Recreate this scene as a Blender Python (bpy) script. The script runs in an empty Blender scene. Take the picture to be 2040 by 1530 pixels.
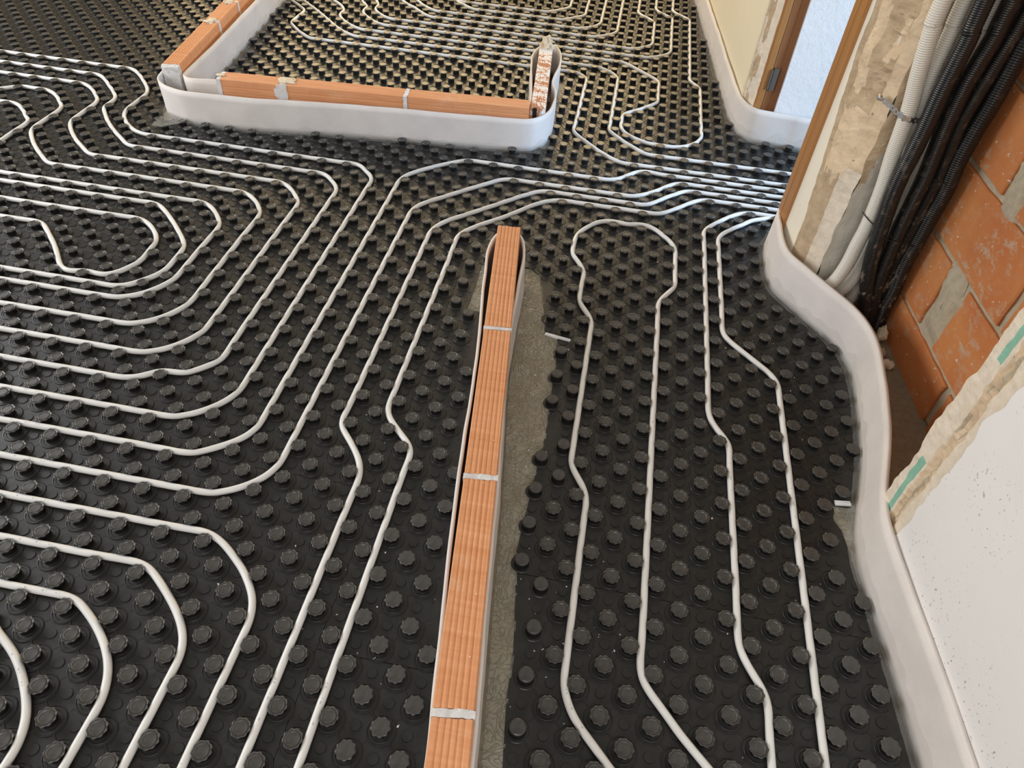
import bpy, bmesh, math, random
import numpy as np
from mathutils import Vector, noise

random.seed(7)
C = bpy.context.scene.collection
S = bpy.context.scene

# ------------------------------------------------------------------ camera, light, exposure
cam_d = bpy.data.cameras.new('camera')
cam = bpy.data.objects.new('camera', cam_d)
C.objects.link(cam)
CAM_POS = (-0.0060, -0.8663, 1.4110)
CAM_ROT = (0.77080417, -0.05506401, 0.17562993)
cam.location = CAM_POS
cam.rotation_euler = CAM_ROT
cam_d.sensor_width = 36.0
cam_d.lens = 36.0 * 1401.74 / 2040.0
cam_d.clip_start = 0.02
S.camera = cam

S.view_settings.view_transform = 'Standard'
S.view_settings.look = 'None'
S.view_settings.gamma = 1.0
S.view_settings.use_curve_mapping = False
S.view_settings.exposure = 0.0

w = bpy.data.worlds.new('daylight_world')
S.world = w
w.use_nodes = True
w.node_tree.nodes['Background'].inputs[0].default_value = (1.0, 0.94, 0.865, 1)
w.node_tree.nodes['Background'].inputs[1].default_value = 0.48


def area(name, loc, target, size, size_y, power, col):
    d = bpy.data.lights.new(name, 'AREA')
    d.shape = 'RECTANGLE'
    d.size = size
    d.size_y = size_y
    d.energy = power
    d.color = col
    o = bpy.data.objects.new(name, d)
    o.location = loc
    o.rotation_euler = (Vector(target) - Vector(loc)).to_track_quat('-Z', 'Y').to_euler()
    C.objects.link(o)
    return o


area('left_window_light', (-4.3, 0.7, 1.6), (-0.3, 0.9, 0.0), 3.0, 1.5, 120, (0.95, 0.98, 1.0))
area('front_window_light', (0.2, -3.0, 2.1), (0.1, 1.0, 0.0), 2.6, 1.4, 58, (1.0, 0.975, 0.95))
area('next_room_window_light', (3.3, 0.95, 1.40), (0.6, 1.75, 0.1), 1.1, 1.1, 165, (0.47, 0.70, 1.0))
area('rear_window_light', (-1.7, 5.8, 1.35), (-1.7, 2.5, 0.2), 5.2, 1.9, 190, (1.0, 0.74, 0.40))

# ------------------------------------------------------------------ helpers


def setp(o, label=None, cat=None, group=None, kind=None):
    if label:
        o['label'] = label
    if cat:
        o['category'] = cat
    if group:
        o['group'] = group
    if kind or cat:
        o['kind'] = kind or 'thing'
    return o


class MB:
    def __init__(self):
        self.v = []
        self.f = []
        self.m = []

    def add(self, verts, faces, mi=0):
        b = len(self.v)
        self.v.extend([tuple(map(float, p)) for p in verts])
        self.f.extend([tuple(i + b for i in q) for q in faces])
        self.m.extend([mi] * len(faces))

    def box(self, c, ux, uy, uz, mi=0):
        c, ux, uy, uz = map(Vector, (c, ux, uy, uz))
        vs = [c + sx * ux + sy * uy + sz * uz for sz in (-1, 1) for sy in (-1, 1) for sx in (-1, 1)]
        self.add(vs, [(0, 2, 3, 1), (4, 5, 7, 6), (0, 1, 5, 4), (2, 6, 7, 3), (0, 4, 6, 2), (1, 3, 7, 5)], mi)

    def prism(self, poly, z0, z1, mi=0):
        n = len(poly)
        vs = [(x, y, z0) for x, y in poly] + [(x, y, z1) for x, y in poly]
        fs = [tuple(range(n - 1, -1, -1)), tuple(range(n, 2 * n))]
        fs += [(i, (i + 1) % n, n + (i + 1) % n, n + i) for i in range(n)]
        self.add(vs, fs, mi)

    def mesh(self, name, mats, smooth=False):
        me = bpy.data.meshes.new(name)
        me.from_pydata(self.v, [], self.f)
        for k in (mats if isinstance(mats, (list, tuple)) else [mats]):
            me.materials.append(k)
        if any(self.m):
            me.polygons.foreach_set('material_index', self.m)
        if smooth:
            me.polygons.foreach_set('use_smooth', [True] * len(me.polygons))
        me.update()
        return me

    def build(self, name, mats, parent=None, smooth=False):
        return link(name, self.mesh(name, mats, smooth), parent)


def link(name, me, parent=None):
    o = bpy.data.objects.new(name, me)
    C.objects.link(o)
    if parent is not None:
        o.parent = parent
    return o


def empty(name, loc=(0, 0, 0)):
    o = bpy.data.objects.new(name, None)
    o.location = loc
    o.empty_display_size = 0.05
    C.objects.link(o)
    return o


def weld(o, d=1e-5):
    bm = bmesh.new()
    bm.from_mesh(o.data)
    bmesh.ops.remove_doubles(bm, verts=bm.verts, dist=d)
    bmesh.ops.recalc_face_normals(bm, faces=bm.faces)
    bm.to_mesh(o.data)
    bm.free()


def nz(x, y, z, s=1.0):
    return noise.noise(Vector((x * s, y * s, z * s)))


# ------------------------------------------------------------------ materials


class NT:
    """tiny wrapper that builds node trees"""

    def __init__(self, name):
        self.mat = bpy.data.materials.new(name)
        self.mat.use_nodes = True
        self.t = self.mat.node_tree
        self.b = self.t.nodes['Principled BSDF']
        self.out = self.t.nodes['Material Output']
        self.tc = self.t.nodes.new('ShaderNodeTexCoord')

    def n(self, typ, **kw):
        x = self.t.nodes.new(typ)
        for k, v in kw.items():
            if k.startswith('i_'):
                x.inputs[int(k[2:]) if k[2:].isdigit() else k[2:].replace('_', ' ')].default_value = v
            else:
                setattr(x, k, v)
        return x

    def l(self, a, b):
        self.t.links.new(a, b)

    def noise(self, scale, detail=4, rough=0.6, vec=None, coord='Object', stretch=None):
        x = self.n('ShaderNodeTexNoise')
        x.inputs['Scale'].default_value = scale
        x.inputs['Detail'].default_value = detail
        x.inputs['Roughness'].default_value = rough
        src = vec if vec is not None else self.tc.outputs[coord]
        if stretch:
            mp = self.n('ShaderNodeMapping')
            mp.inputs['Scale'].default_value = stretch
            self.l(src, mp.inputs['Vector'])
            src = mp.outputs[0]
        self.l(src, x.inputs['Vector'])
        return x.outputs[0]

    def ramp(self, fac, stops):
        r = self.n('ShaderNodeValToRGB')
        e = r.color_ramp.elements
        while len(e) > 1:
            e.remove(e[0])
        for i, (p, c) in enumerate(stops):
            q = e[0] if i == 0 else e.new(p)
            q.position = p
            c = c if isinstance(c, (tuple, list)) else (c, c, c)
            q.color = (*c[:3], 1)
        self.l(fac, r.inputs[0])
        return r.outputs[0]

    def mix(self, fac, a, b):
        x = self.n('ShaderNodeMix', data_type='RGBA')
        for sock, v in ((x.inputs[0], fac), (x.inputs[6], a), (x.inputs[7], b)):
            if isinstance(v, (int, float)):
                sock.default_value = v
            elif isinstance(v, (tuple, list)):
                sock.default_value = (*v[:3], 1)
            else:
                self.l(v, sock)
        return x.outputs[2]

    def math(self, op, a, b=0.0, c=None):
        x = self.n('ShaderNodeMath', operation=op)
        for i, v in enumerate((a, b, c)):
            if v is None:
                continue
            if isinstance(v, (int, float)):
                x.inputs[i].default_value = v
            else:
                self.l(v, x.inputs[i])
        return x.outputs[0]

    def sep(self, coord='Object'):
        x = self.n('ShaderNodeSeparateXYZ')
        self.l(self.tc.outputs[coord], x.inputs[0])
        return x.outputs

    def col(self, c):
        s = self.b.inputs['Base Color']
        if isinstance(c, (tuple, list)):
            s.default_value = (*c[:3], 1)
        else:
            self.l(c, s)

    def rough(self, r):
        s = self.b.inputs['Roughness']
        if isinstance(r, (int, float)):
            s.default_value = r
        else:
            self.l(r, s)

    def bump(self, h, strength=0.3, dist=0.002):
        x = self.n('ShaderNodeBump')
        x.inputs['Strength'].default_value = strength
        x.inputs['Distance'].default_value = dist
        self.l(h, x.inputs['Height'])
        self.l(x.outputs[0], self.b.inputs['Normal'])


def lin(*c):
    return tuple(((v / 255.0 + 0.055) / 1.055) ** 2.4 if v > 10 else v / 255.0 / 12.92 for v in c)


def M_black(name, base, rough, var=0.35, spec=0.5):
    m = NT(name)
    nn = m.noise(35, 5, 0.65)
    a = tuple(v * (1 - var) for v in base)
    b = tuple(v * (1 + var) for v in base)
    m.col(m.ramp(nn, [(0.3, a), (0.7, b)]))
    m.rough(m.ramp(m.noise(60, 3), [(0.3, max(0.05, rough - 0.08)), (0.7, rough + 0.1)]))
    m.bump(m.noise(220, 2), 0.06, 0.001)
    m.b.inputs['Specular IOR Level'].default_value = spec
    return m.mat


MAT = {}
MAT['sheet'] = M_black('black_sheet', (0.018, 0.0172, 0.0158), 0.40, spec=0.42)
MAT['stud'] = M_black('shaded_stud_stem', (0.008, 0.0078, 0.0076), 0.55, spec=0.22)  # stem and head underside: base colour darkened for the shade below the head
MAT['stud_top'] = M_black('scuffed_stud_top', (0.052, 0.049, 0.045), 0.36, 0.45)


def M_pipe():
    m = NT('white_pipe')
    uv = m.n('ShaderNodeSeparateXYZ')
    m.l(m.tc.outputs['UV'], uv.inputs[0])
    u, v = uv.outputs[0], uv.outputs[1]
    # fine printed marking, a broken line of illegible dashes once per metre
    per = m.math('FRACT', u)
    win = m.math('MULTIPLY', m.math('GREATER_THAN', per, 0.10), m.math('LESS_THAN', per, 0.24))
    mp = m.n('ShaderNodeCombineXYZ')
    m.l(m.math('MULTIPLY', u, 70), mp.inputs[0])
    ch = m.noise(1.0, 2, 0.7, vec=mp.outputs[0])
    band = m.math('MULTIPLY', m.math('GREATER_THAN', v, 0.20), m.math('LESS_THAN', v, 0.26))
    ink = m.math('MULTIPLY', m.math('MULTIPLY', win, band), m.math('GREATER_THAN', ch, 0.56))
    base = m.mix(m.ramp(m.noise(14, 4), [(0.35, 0.0), (0.75, 1.0)]), (0.735, 0.73, 0.715), (0.655, 0.645, 0.62))
    m.col(m.mix(m.math('MULTIPLY', ink, 0.45), base, (0.12, 0.14, 0.2)))
    m.rough(0.36)
    m.b.inputs['Subsurface Weight'].default_value = 0.0
    m.bump(m.noise(70, 2), 0.05, 0.001)
    return m.mat


MAT['pipe'] = M_pipe()


def M_brick(name, c0, c1, rough=0.75, stretch=(4, 60, 60)):
    m = NT(name)
    a = m.noise(1.0, 5, 0.6, stretch=stretch)
    b = m.noise(9, 5, 0.7)
    col = m.mix(m.ramp(a, [(0.3, 0.0), (0.7, 1.0)]), c0, c1)
    pale = m.ramp(b, [(0.58, 0.0), (0.80, 0.55)])
    m.col(m.mix(pale, col, (0.72, 0.47, 0.30)))
    m.rough(rough)
    m.bump(m.noise(180, 4), 0.25, 0.0015)
    return m.mat


MAT['brick'] = M_brick('terracotta', (0.60, 0.255, 0.105), (0.69, 0.335, 0.165))
MAT['brick_dusty'] = None


def M_dusty():
    m = NT('dusty_terracotta')
    b = m.noise(90, 3, 0.6)
    c = m.noise(22, 3, 0.6)
    msk = m.math('GREATER_THAN', m.math('ADD', m.math('MULTIPLY', b, 0.6), m.math('MULTIPLY', c, 0.5)), 0.545)
    m.col(m.mix(msk, (0.52, 0.22, 0.10), (0.82, 0.76, 0.70)))
    m.rough(0.85)
    m.bump(b, 0.5, 0.002)
    return m.mat


MAT['brick_dusty'] = M_dusty()


def M_wallbrick():
    m = NT('smeared_orange_brick')
    a = m.noise(5, 4, 0.6)
    col = m.mix(m.ramp(a, [(0.3, 0.0), (0.7, 1.0)]), (0.50, 0.155, 0.045), (0.60, 0.235, 0.075))
    sm = m.noise(1.0, 6, 0.72, stretch=(26, 26, 48))
    smear = m.ramp(sm, [(0.50, 0.0), (0.64, 0.8)])
    big = m.ramp(m.noise(7, 3), [(0.42, 0.1), (0.66, 1.0)])
    c2 = m.mix(m.math('MULTIPLY', smear, big), col, (0.50, 0.42, 0.31))
    sp = m.ramp(m.noise(75, 2), [(0.68, 0.0), (0.72, 0.9)])
    m.col(m.mix(sp, c2, (0.75, 0.66, 0.56)))
    m.rough(0.62)
    m.bump(m.noise(90, 5), 0.3, 0.002)
    return m.mat


MAT['wallbrick'] = M_wallbrick()


def M_mortar(name, c0, c1, scale=30, bump=0.6, rough=0.9, holes=True):
    m = NT(name)
    a = m.noise(scale, 6, 0.7)
    col = m.ramp(a, [(0.3, c0), (0.7, c1)])
    if holes:
        v = m.ramp(m.noise(scale * 3.3, 3, 0.6), [(0.26, 1.0), (0.33, 0.0)])
        col = m.mix(v, col, tuple(x * 0.35 for x in c0))
    m.col(col)
    m.rough(rough)
    m.bump(m.noise(scale * 2, 8, 0.7), bump, 0.004)
    return m.mat


MAT['mortar_white'] = M_mortar('white_mortar', (0.58, 0.57, 0.57), (0.80, 0.79, 0.78), 60, 0.8)
MAT['mortar_cream'] = M_mortar('cream_plaster_lump', (0.62, 0.50, 0.36), (0.78, 0.66, 0.50), 50, 0.8)
MAT['mortar_grey'] = M_mortar('grey_cement_mortar', (0.40, 0.33, 0.23), (0.53, 0.45, 0.33), 45, 0.6)
MAT['mortar_brown'] = M_mortar('brown_grey_mortar', (0.40, 0.29, 0.18), (0.56, 0.43, 0.285), 28, 0.6)
MAT['screed'] = M_mortar('grey_screed', (0.20, 0.165, 0.115), (0.30, 0.255, 0.185), 55, 0.8)
MAT['plaster_rough'] = M_mortar('rough_sandy_plaster', (0.58, 0.43, 0.28), (0.76, 0.60, 0.42), 22, 0.7)
MAT['pebble'] = M_mortar('cream_pebble', (0.60, 0.50, 0.36), (0.74, 0.64, 0.48), 40, 0.5, holes=False)


def M_paint(name, base, speck=0.0, rough=0.6, bump=0.12, tint=None):
    m = NT(name)
    col = m.mix(m.ramp(m.noise(3.5, 4), [(0.35, 0.0), (0.7, 1.0)]), base, tint or tuple(x * 0.95 for x in base))
    if speck:
        s = m.ramp(m.noise(170, 2, 0.4), [(0.685, 0.0), (0.71, 1.0)])
        big = m.ramp(m.noise(4, 3), [(0.45, 0.0), (0.6, 1.0)])
        s2 = m.ramp(m.noise(1.0, 3, 0.6, stretch=(85, 85, 55)), [(0.66, 0.0), (0.69, 0.8)])
        col = m.mix(m.math('MULTIPLY', m.math('MULTIPLY', m.math('MAXIMUM', s, s2), big), speck), col, (0.22, 0.21, 0.20))
    m.col(col)
    m.rough(rough)
    m.bump(m.noise(40, 5, 0.65), bump, 0.004)
    return m.mat


MAT['wall_white'] = M_paint('white_wall_paint', (0.82, 0.80, 0.785), 0.9, 0.55)
MAT['wall_cream'] = M_paint('cream_wall_paint', (0.80, 0.72, 0.54), 0.25, 0.55)
MAT['wall_strip'] = M_paint('cream_white_plaster', (0.82, 0.76, 0.64), 0.2, 0.6, 0.2)
MAT['wall_cool'] = M_paint('white_textured_paint', (0.80, 0.80, 0.80), 0.3, 0.5, 0.8)
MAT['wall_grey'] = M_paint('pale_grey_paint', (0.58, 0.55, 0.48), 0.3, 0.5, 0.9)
MAT['wall_ochre'] = M_paint('ochre_cream_wall', (0.78, 0.68, 0.44), 0.0, 0.7)
MAT['wall_dull'] = M_paint('dull_grey_wall', (0.30, 0.28, 0.25), 0.0, 0.8)


def M_foam():
    m = NT('white_foam_strip')
    a = m.noise(260, 3, 0.6)
    b = m.noise(9, 3)
    col = m.mix(m.ramp(b, [(0.35, 0.0), (0.7, 1.0)]), (0.735, 0.690, 0.655), (0.66, 0.61, 0.585))
    m.col(m.mix(m.ramp(a, [(0.35, 0.0), (0.7, 0.35)]), col, (0.61, 0.58, 0.56)))
    m.rough(0.62)
    m.bump(a, 0.18, 0.0015)
    return m.mat


MAT['foam'] = M_foam()


def M_film(name, tcol, alpha, wr_scale=60):
    """clear polythene: mostly see-through, wrinkled, glossy"""
    m = NT(name)
    m.b.inputs['Base Color'].default_value = (*tcol, 1)
    m.b.inputs['Roughness'].default_value = 0.12
    m.b.inputs['Specular IOR Level'].default_value = 0.8
    w = m.noise(wr_scale, 5, 0.65)
    m.bump(w, 1.0, 0.012)
    tr = m.n('ShaderNodeBsdfTransparent')
    mx = m.n('ShaderNodeMixShader')
    mx.inputs[0].default_value = alpha
    m.l(tr.outputs[0], mx.inputs[1])
    m.l(m.b.outputs[0], mx.inputs[2])
    m.l(mx.outputs[0], m.out.inputs[0])
    return m.mat


MAT['film'] = M_film('clear_film', (0.70, 0.68, 0.64), 0.16)


def M_floor_film():
    m = NT('floor_film')
    veins = m.n('ShaderNodeTexVoronoi', feature='DISTANCE_TO_EDGE')
    mp = m.n('ShaderNodeMapping')
    mp.inputs['Scale'].default_value = (16, 9, 10)
    dn = m.n('ShaderNodeTexNoise')
    dn.inputs['Scale'].default_value = 9
    m.l(m.tc.outputs['Object'], dn.inputs['Vector'])
    ad = m.n('ShaderNodeMix', data_type='VECTOR')
    ad.inputs[0].default_value = 0.25
    m.l(m.tc.outputs['Object'], ad.inputs[4])
    m.l(dn.outputs[1], ad.inputs[5])
    m.l(ad.outputs[1], mp.inputs[0])
    m.l(mp.outputs[0], veins.inputs['Vector'])
    ridge = m.ramp(veins.outputs['Distance'], [(0.0, 1.0), (0.10, 0.0)])
    m.b.inputs['Base Color'].default_value = (0.60, 0.59, 0.52, 1)
    m.b.inputs['Roughness'].default_value = 0.16
    m.b.inputs['Specular IOR Level'].default_value = 0.7
    h = m.math('ADD', m.math('MULTIPLY', ridge, 0.35), m.noise(45, 4, 0.6))
    m.bump(h, 0.8, 0.012)
    tr = m.n('ShaderNodeBsdfTransparent')
    tr.inputs[0].default_value = (0.90, 0.90, 0.84, 1)
    mx = m.n('ShaderNodeMixShader')
    m.l(m.ramp(m.noise(12, 4), [(0.3, 0.20), (0.75, 0.46)]), mx.inputs[0])
    m.l(tr.outputs[0], mx.inputs[1])
    m.l(m.b.outputs[0], mx.inputs[2])
    m.l(mx.outputs[0], m.out.inputs[0])
    return m.mat


MAT['floor_film'] = M_floor_film()


def M_wood(name, c0, c1, rough=0.32):
    m = NT(name)
    g = m.noise(1.0, 5, 0.6, stretch=(55, 55, 2.2))
    d = m.ramp(m.noise(70, 2), [(0.75, 0.0), (0.79, 0.7)])
    m.col(m.mix(d, m.ramp(g, [(0.3, c0), (0.7, c1)]), (0.70, 0.62, 0.52)))
    m.rough(rough)
    m.bump(g, 0.08, 0.001)
    return m.mat


MAT['wood'] = M_wood('varnished_wood', (0.30, 0.125, 0.035), (0.42, 0.20, 0.065))
MAT['wood_dark'] = M_wood('dark_varnished_wood', (0.20, 0.075, 0.025), (0.29, 0.125, 0.05))


def M_simple(name, c, rough=0.5, metal=0.0, spec=0.5):
    m = NT(name)
    nn = m.noise(50, 3)
    m.col(m.ramp(nn, [(0.3, tuple(x * 0.9 for x in c)), (0.7, tuple(min(1, x * 1.08) for x in c))]))
    m.rough(rough)
    m.b.inputs['Metallic'].default_value = metal
    m.b.inputs['Specular IOR Level'].default_value = spec
    return m.mat


MAT['steel'] = M_simple('galvanised_steel', (0.66, 0.67, 0.68), 0.34, 1.0)
MAT['hinge'] = M_simple('dull_hinge_steel', (0.16, 0.14, 0.12), 0.45, 0.6)
MAT['tie'] = M_simple('black_nylon', (0.012, 0.012, 0.013), 0.4)
MAT['eps'] = M_simple('white_polystyrene', (0.80, 0.81, 0.82), 0.7)
MAT['cell_shade'] = M_simple('cell_shade_black', (0.006, 0.005, 0.004), 0.9)  # near-black colour for the shade inside a brick cell
MAT['green'] = M_mortar('old_green_paint', (0.20, 0.42, 0.31), (0.30, 0.53, 0.41), 40, 0.25, 0.5, False)
MAT['plaster_pale'] = M_mortar('pale_pinkish_plaster', (0.66, 0.56, 0.44), (0.80, 0.71, 0.59), 40, 0.6, 0.85, False)
MAT['crumb'] = M_simple('plaster_crumb', (0.80, 0.79, 0.76), 0.8)


def M_conduit(name, base, dust, rough, spec=0.5):
    m = NT(name)
    d = m.noise(1.0, 5, 0.7, stretch=(60, 60, 26))
    z = m.sep()[2]
    low = m.ramp(z, [(0.02, 1.0), (0.22, 0.35), (0.6, 0.12)])
    msk = m.math('MULTIPLY', m.ramp(d, [(0.56, 0.0), (0.66, 1.0)]), low)
    m.col(m.mix(m.math('MULTIPLY', msk, dust), base, (0.50, 0.41, 0.29)))
    m.rough(rough)
    m.b.inputs['Specular IOR Level'].default_value = spec
    return m.mat


MAT['conduit_white'] = M_conduit('white_corrugated_plastic', (0.66, 0.63, 0.56), 0.2, 0.4)
MAT['conduit_black'] = M_conduit('black_corrugated_plastic', (0.010, 0.0095, 0.010), 0.9, 0.30)
# ------------------------------------------------------------------ right-hand wall frame: s along the wall, d into it, z up
W0 = Vector((0.743, 0.0, 0.0))
TV = Vector((-0.0985, 0.9951, 0.0))
MV = Vector((0.9951, 0.0985, 0.0))


def wp(s, d, z):
    p = W0 + TV * s + MV * d
    return (p.x, p.y, z)


def wbox(mb, s0, s1, d0, d1, z0, z1, mi=0):
    vs = [wp(s, d, z) for z in (z0, z1) for d in (d0, d1) for s in (s0, s1)]
    mb.add(vs, [(0, 1, 3, 2), (4, 6, 7, 5), (0, 4, 5, 1), (2, 3, 7, 6), (0, 2, 6, 4), (1, 5, 7, 3)], mi)


def wgrid(fn, s0, s1, z0, z1, ds, dz):
    """height field on the wall: fn(s,z) -> (s,d,z)"""
    ns = max(1, int(round((s1 - s0) / ds)))
    nzc = max(1, int(round((z1 - z0) / dz)))
    vs, fs = [], []
    for j in range(nzc + 1):
        for i in range(ns + 1):
            vs.append(wp(*fn(s0 + (s1 - s0) * i / ns, z0 + (z1 - z0) * j / nzc)))
    for j in range(nzc):
        for i in range(ns):
            a = j * (ns + 1) + i
            fs.append((a, a + 1, a + ns + 2, a + ns + 1))
    return vs, fs


H = 2.5

# floor slab
mb = MB()
mb.prism([(-5.2, -3.4), (3.6, -3.4), (3.6, 6.2), (-5.2, 6.2)], -0.12, -0.0045)
setp(mb.build('floor', MAT['screed']), 'grey screed floor under the studded panels', kind='structure')

# walls far outside the picture (they only bound the room and colour the reflections)
mb = MB()
mb.box((-0.8, 6.0, H / 2), (4.4, 0, 0), (0, 0.1, 0), (0, 0, H / 2))
setp(mb.build('wall_back', MAT['wall_ochre']), kind='structure')
mb = MB()
mb.box((-5.0, 4.3, H / 2), (0.1, 0, 0), (0, 1.7, 0), (0, 0, H / 2))
setp(mb.build('wall_left', MAT['wall_dull']), kind='structure')

# --- near right wall: painted face, up to the broken edge of the chase
EDGE_S = 0.10


def edge_jag(z):
    return 0.014 * nz(3.1, 0.0, z, 9) + 0.010 * nz(7.7, 0.0, z, 31)


mb = MB()


def near_face(s, z):
    if s > EDGE_S - 0.03:
        k = (s - (EDGE_S - 0.03)) / 0.03
        s = EDGE_S - 0.03 + k * (0.03 + edge_jag(z))
    return (s, 0.0, z)


cols = [-3.2, -1.5, -0.6, -0.2, 0.0, EDGE_S - 0.03, EDGE_S - 0.015, EDGE_S]
nzs = [i * 0.012 for i in range(int(1.1 / 0.012))] + [1.1, 1.5, 2.0, H]
vs = [wp(*near_face(s, z)) for z in nzs for s in cols]
n = len(cols)
fs = [(j * n + i, j * n + i + 1, (j + 1) * n + i + 1, (j + 1) * n + i) for j in range(len(nzs) - 1) for i in range(n - 1)]
mb.add(vs, fs)
# returns and back so the wall has its thickness
wbox(mb, -3.2, 0.165, 0.022, 0.288, 0.0, H)
near_wall = mb.build('wall_right', MAT['wall_white'])
setp(near_wall, 'white painted wall with grey specks beside the open chase', kind='structure')

# broken plaster edge of the near wall: bands from the paint to the chase, each with its own relief
def band(cuts, z0, z1, dz, dfun, names, parent_, mats, nm, lab):
    """cuts: list of functions z -> s (one more than bands); each band 6 columns"""
    mb_ = MB()
    nz_ = int(round((z1 - z0) / dz))
    for bi_ in range(len(cuts) - 1):
        nc = names[bi_][1]
        base_ = len(mb_.v)
        for j_ in range(nz_ + 1):
            z = z0 + (z1 - z0) * j_ / nz_
            a_, c_ = cuts[bi_](z), cuts[bi_ + 1](z)
            for i_ in range(nc + 1):
                s = a_ + (c_ - a_) * i_ / nc
                dd_ = dfun(bi_, i_ / nc, s, z)
                if i_ == 0 and bi_ > 0:  # meet the neighbouring band half way
                    dd_ = (dd_ + dfun(bi_ - 1, 1.0, s, z)) / 2
                if i_ == nc and bi_ < len(cuts) - 2:
                    dd_ = (dd_ + dfun(bi_ + 1, 0.0, s, z)) / 2
                mb_.v.append(wp(s, max(0.0004, dd_), z))
        for j_ in range(nz_):
            for i_ in range(nc):
                a = base_ + j_ * (nc + 1) + i_
                mb_.f.append((a, a + 1, a + nc + 2, a + nc + 1))
                mb_.m.append(names[bi_][0](j_ * dz + z0, i_ / nc) if callable(names[bi_][0]) else names[bi_][0])
    o_ = mb_.build(nm, mats, parent_, smooth=False)
    weld(o_, 2e-5)
    o_['label'] = lab
    return o_


def be_d(bi_, k, s, z):
    r = 0.0030 * nz(s, 2.0, z, 34) + 0.0018 * nz(s, 4.0, z, 90)
    if bi_ == 0:      # thin cream smear running out over the paint
        return 0.0008 + 0.002 * k + 0.6 * r * k
    if bi_ == 1:      # hacked mortar with crevices
        return 0.007 + 2.0 * r + 0.006 * max(0.0, nz(s, 8.0, z, 16)) + 0.005 * math.sin(k * math.pi)
    if bi_ == 2:      # cream lip between mortar and green paint
        return 0.004 + 0.6 * r
    if bi_ == 3:      # the old green coat
        return 0.0055 + 0.25 * r
    return 0.003 + 0.7 * r + 0.02 * max(0.0, k - 0.85)


def green_here(z, k):
    g = nz(1.7, 8.8, z, 7.0) + 0.35 * nz(3.3, 1.1, z, 26)
    return 2 if g > -0.10 else 1


be = band([lambda z: EDGE_S - 0.012 + edge_jag(z) * 0.8,
           lambda z: 0.128 + 0.010 * nz(2.0, 1.0, z, 12) + 0.005 * nz(2.0, 5.0, z, 40),
           lambda z: 0.157 + 0.006 * nz(4.0, 1.0, z, 10) + 0.004 * nz(4.0, 5.0, z, 40),
           lambda z: 0.164 + 0.005 * nz(6.0, 1.0, z, 11) + 0.003 * nz(6.0, 5.0, z, 40),
           lambda z: 0.181 + 0.007 * nz(8.0, 1.0, z, 9) + 0.004 * nz(8.0, 5.0, z, 33),
           lambda z: 0.206 + 0.012 * nz(11.0, 0.3, z, 12) + 0.007 * nz(5.0, 1.3, z, 36)],
          0.0, 1.056, 0.006, be_d,
          [(1, 5), (lambda z, k: 3 if nz(k, 5.5, z, 15) > 0.18 else 0, 6), (1, 3), (green_here, 4), (1, 6)], near_wall,
          [MAT['plaster_rough'], MAT['plaster_pale'], MAT['green'], MAT['mortar_grey']], 'broken_plaster_edge', 'crumbling plaster edge with a band of old green paint')
mb = MB()
wbox(mb, 0.10, 0.185, 0.002, 0.288, 1.056, H, 0)
mb.build('broken_plaster_edge', MAT['plaster_rough'], near_wall)

# --- chase back: mortar bed and orange bricks
mb = MB()
vs, fs = wgrid(lambda s, z: (s, 0.299 + 0.004 * nz(s, 1, z, 40), z), 0.15, 1.11, 0.0, 1.3, 0.03, 0.03)
mb.add(vs, fs)
wbox(mb, 0.10, 1.14, 0.31, 0.42, 0.0, H)
chase = mb.build('wall_chase_back', MAT['mortar_grey'], smooth=False)
setp(chase, 'orange brick back of the open chase', kind='structure')

BR = [  # s0, s1, z0, z1 of each brick laid bare in the chase
    (0.602, 1.10, -0.02, 0.129), (0.16, 0.572, -0.02, 0.127),
    (0.846, 1.10, 0.143, 0.340), (0.305, 0.733, 0.146, 0.344), (0.13, 0.29, 0.146, 0.344),
    (0.584, 1.10, 0.358, 0.550), (0.13, 0.560, 0.362, 0.545),
    (0.832, 1.10, 0.567, 0.760), (0.31, 0.742, 0.560, 0.758), (0.13, 0.295, 0.560, 0.758),
    (0.60, 1.10, 0.775, 0.970), (0.15, 0.585, 0.775, 0.970),
]
for bi, (s0, s1, z0, z1) in enumerate(BR):
    mb = MB()
    rag = 0.006
    pts = []
    nseg = 10
    for i in range(nseg):
        pts.append((s0 + (s1 - s0) * i / nseg, z0))
    for i in range(nseg // 2):
        pts.append((s1, z0 + (z1 - z0) * i / (nseg // 2)))
    for i in range(nseg):
        pts.append((s1 - (s1 - s0) * i / nseg, z1))
    for i in range(nseg // 2):
        pts.append((s0, z1 - (z1 - z0) * i / (nseg // 2)))
    pts = [(s + rag * nz(s + bi, 3, z, 25), z + rag * 0.7 * nz(s, bi + 9, z, 25)) for s, z in pts]
    cs, cz = (s0 + s1) / 2, (z0 + z1) / 2
    a = [wp(s, 0.31, z) for s, z in pts]
    b = [wp(s, 0.2925, z) for s, z in pts]
    c = [wp(s + (cs - s) * 0.02, 0.289 + 0.001 * nz(s, bi, z, 20), z + (cz - z) * 0.03) for s, z in pts]
    k = len(pts)
    vv = a + b + c
    ff = [(i, (i + 1) % k, k + (i + 1) % k, k + i) for i in range(k)] + [(k + i, k + (i + 1) % k, 2 * k + (i + 1) % k, 2 * k + i) for i in range(k)]
    ff.append(tuple(range(2 * k, 3 * k)))
    mb.add(vv, ff)
    weld(mb.build('brick', MAT['wallbrick'], chase))

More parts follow.
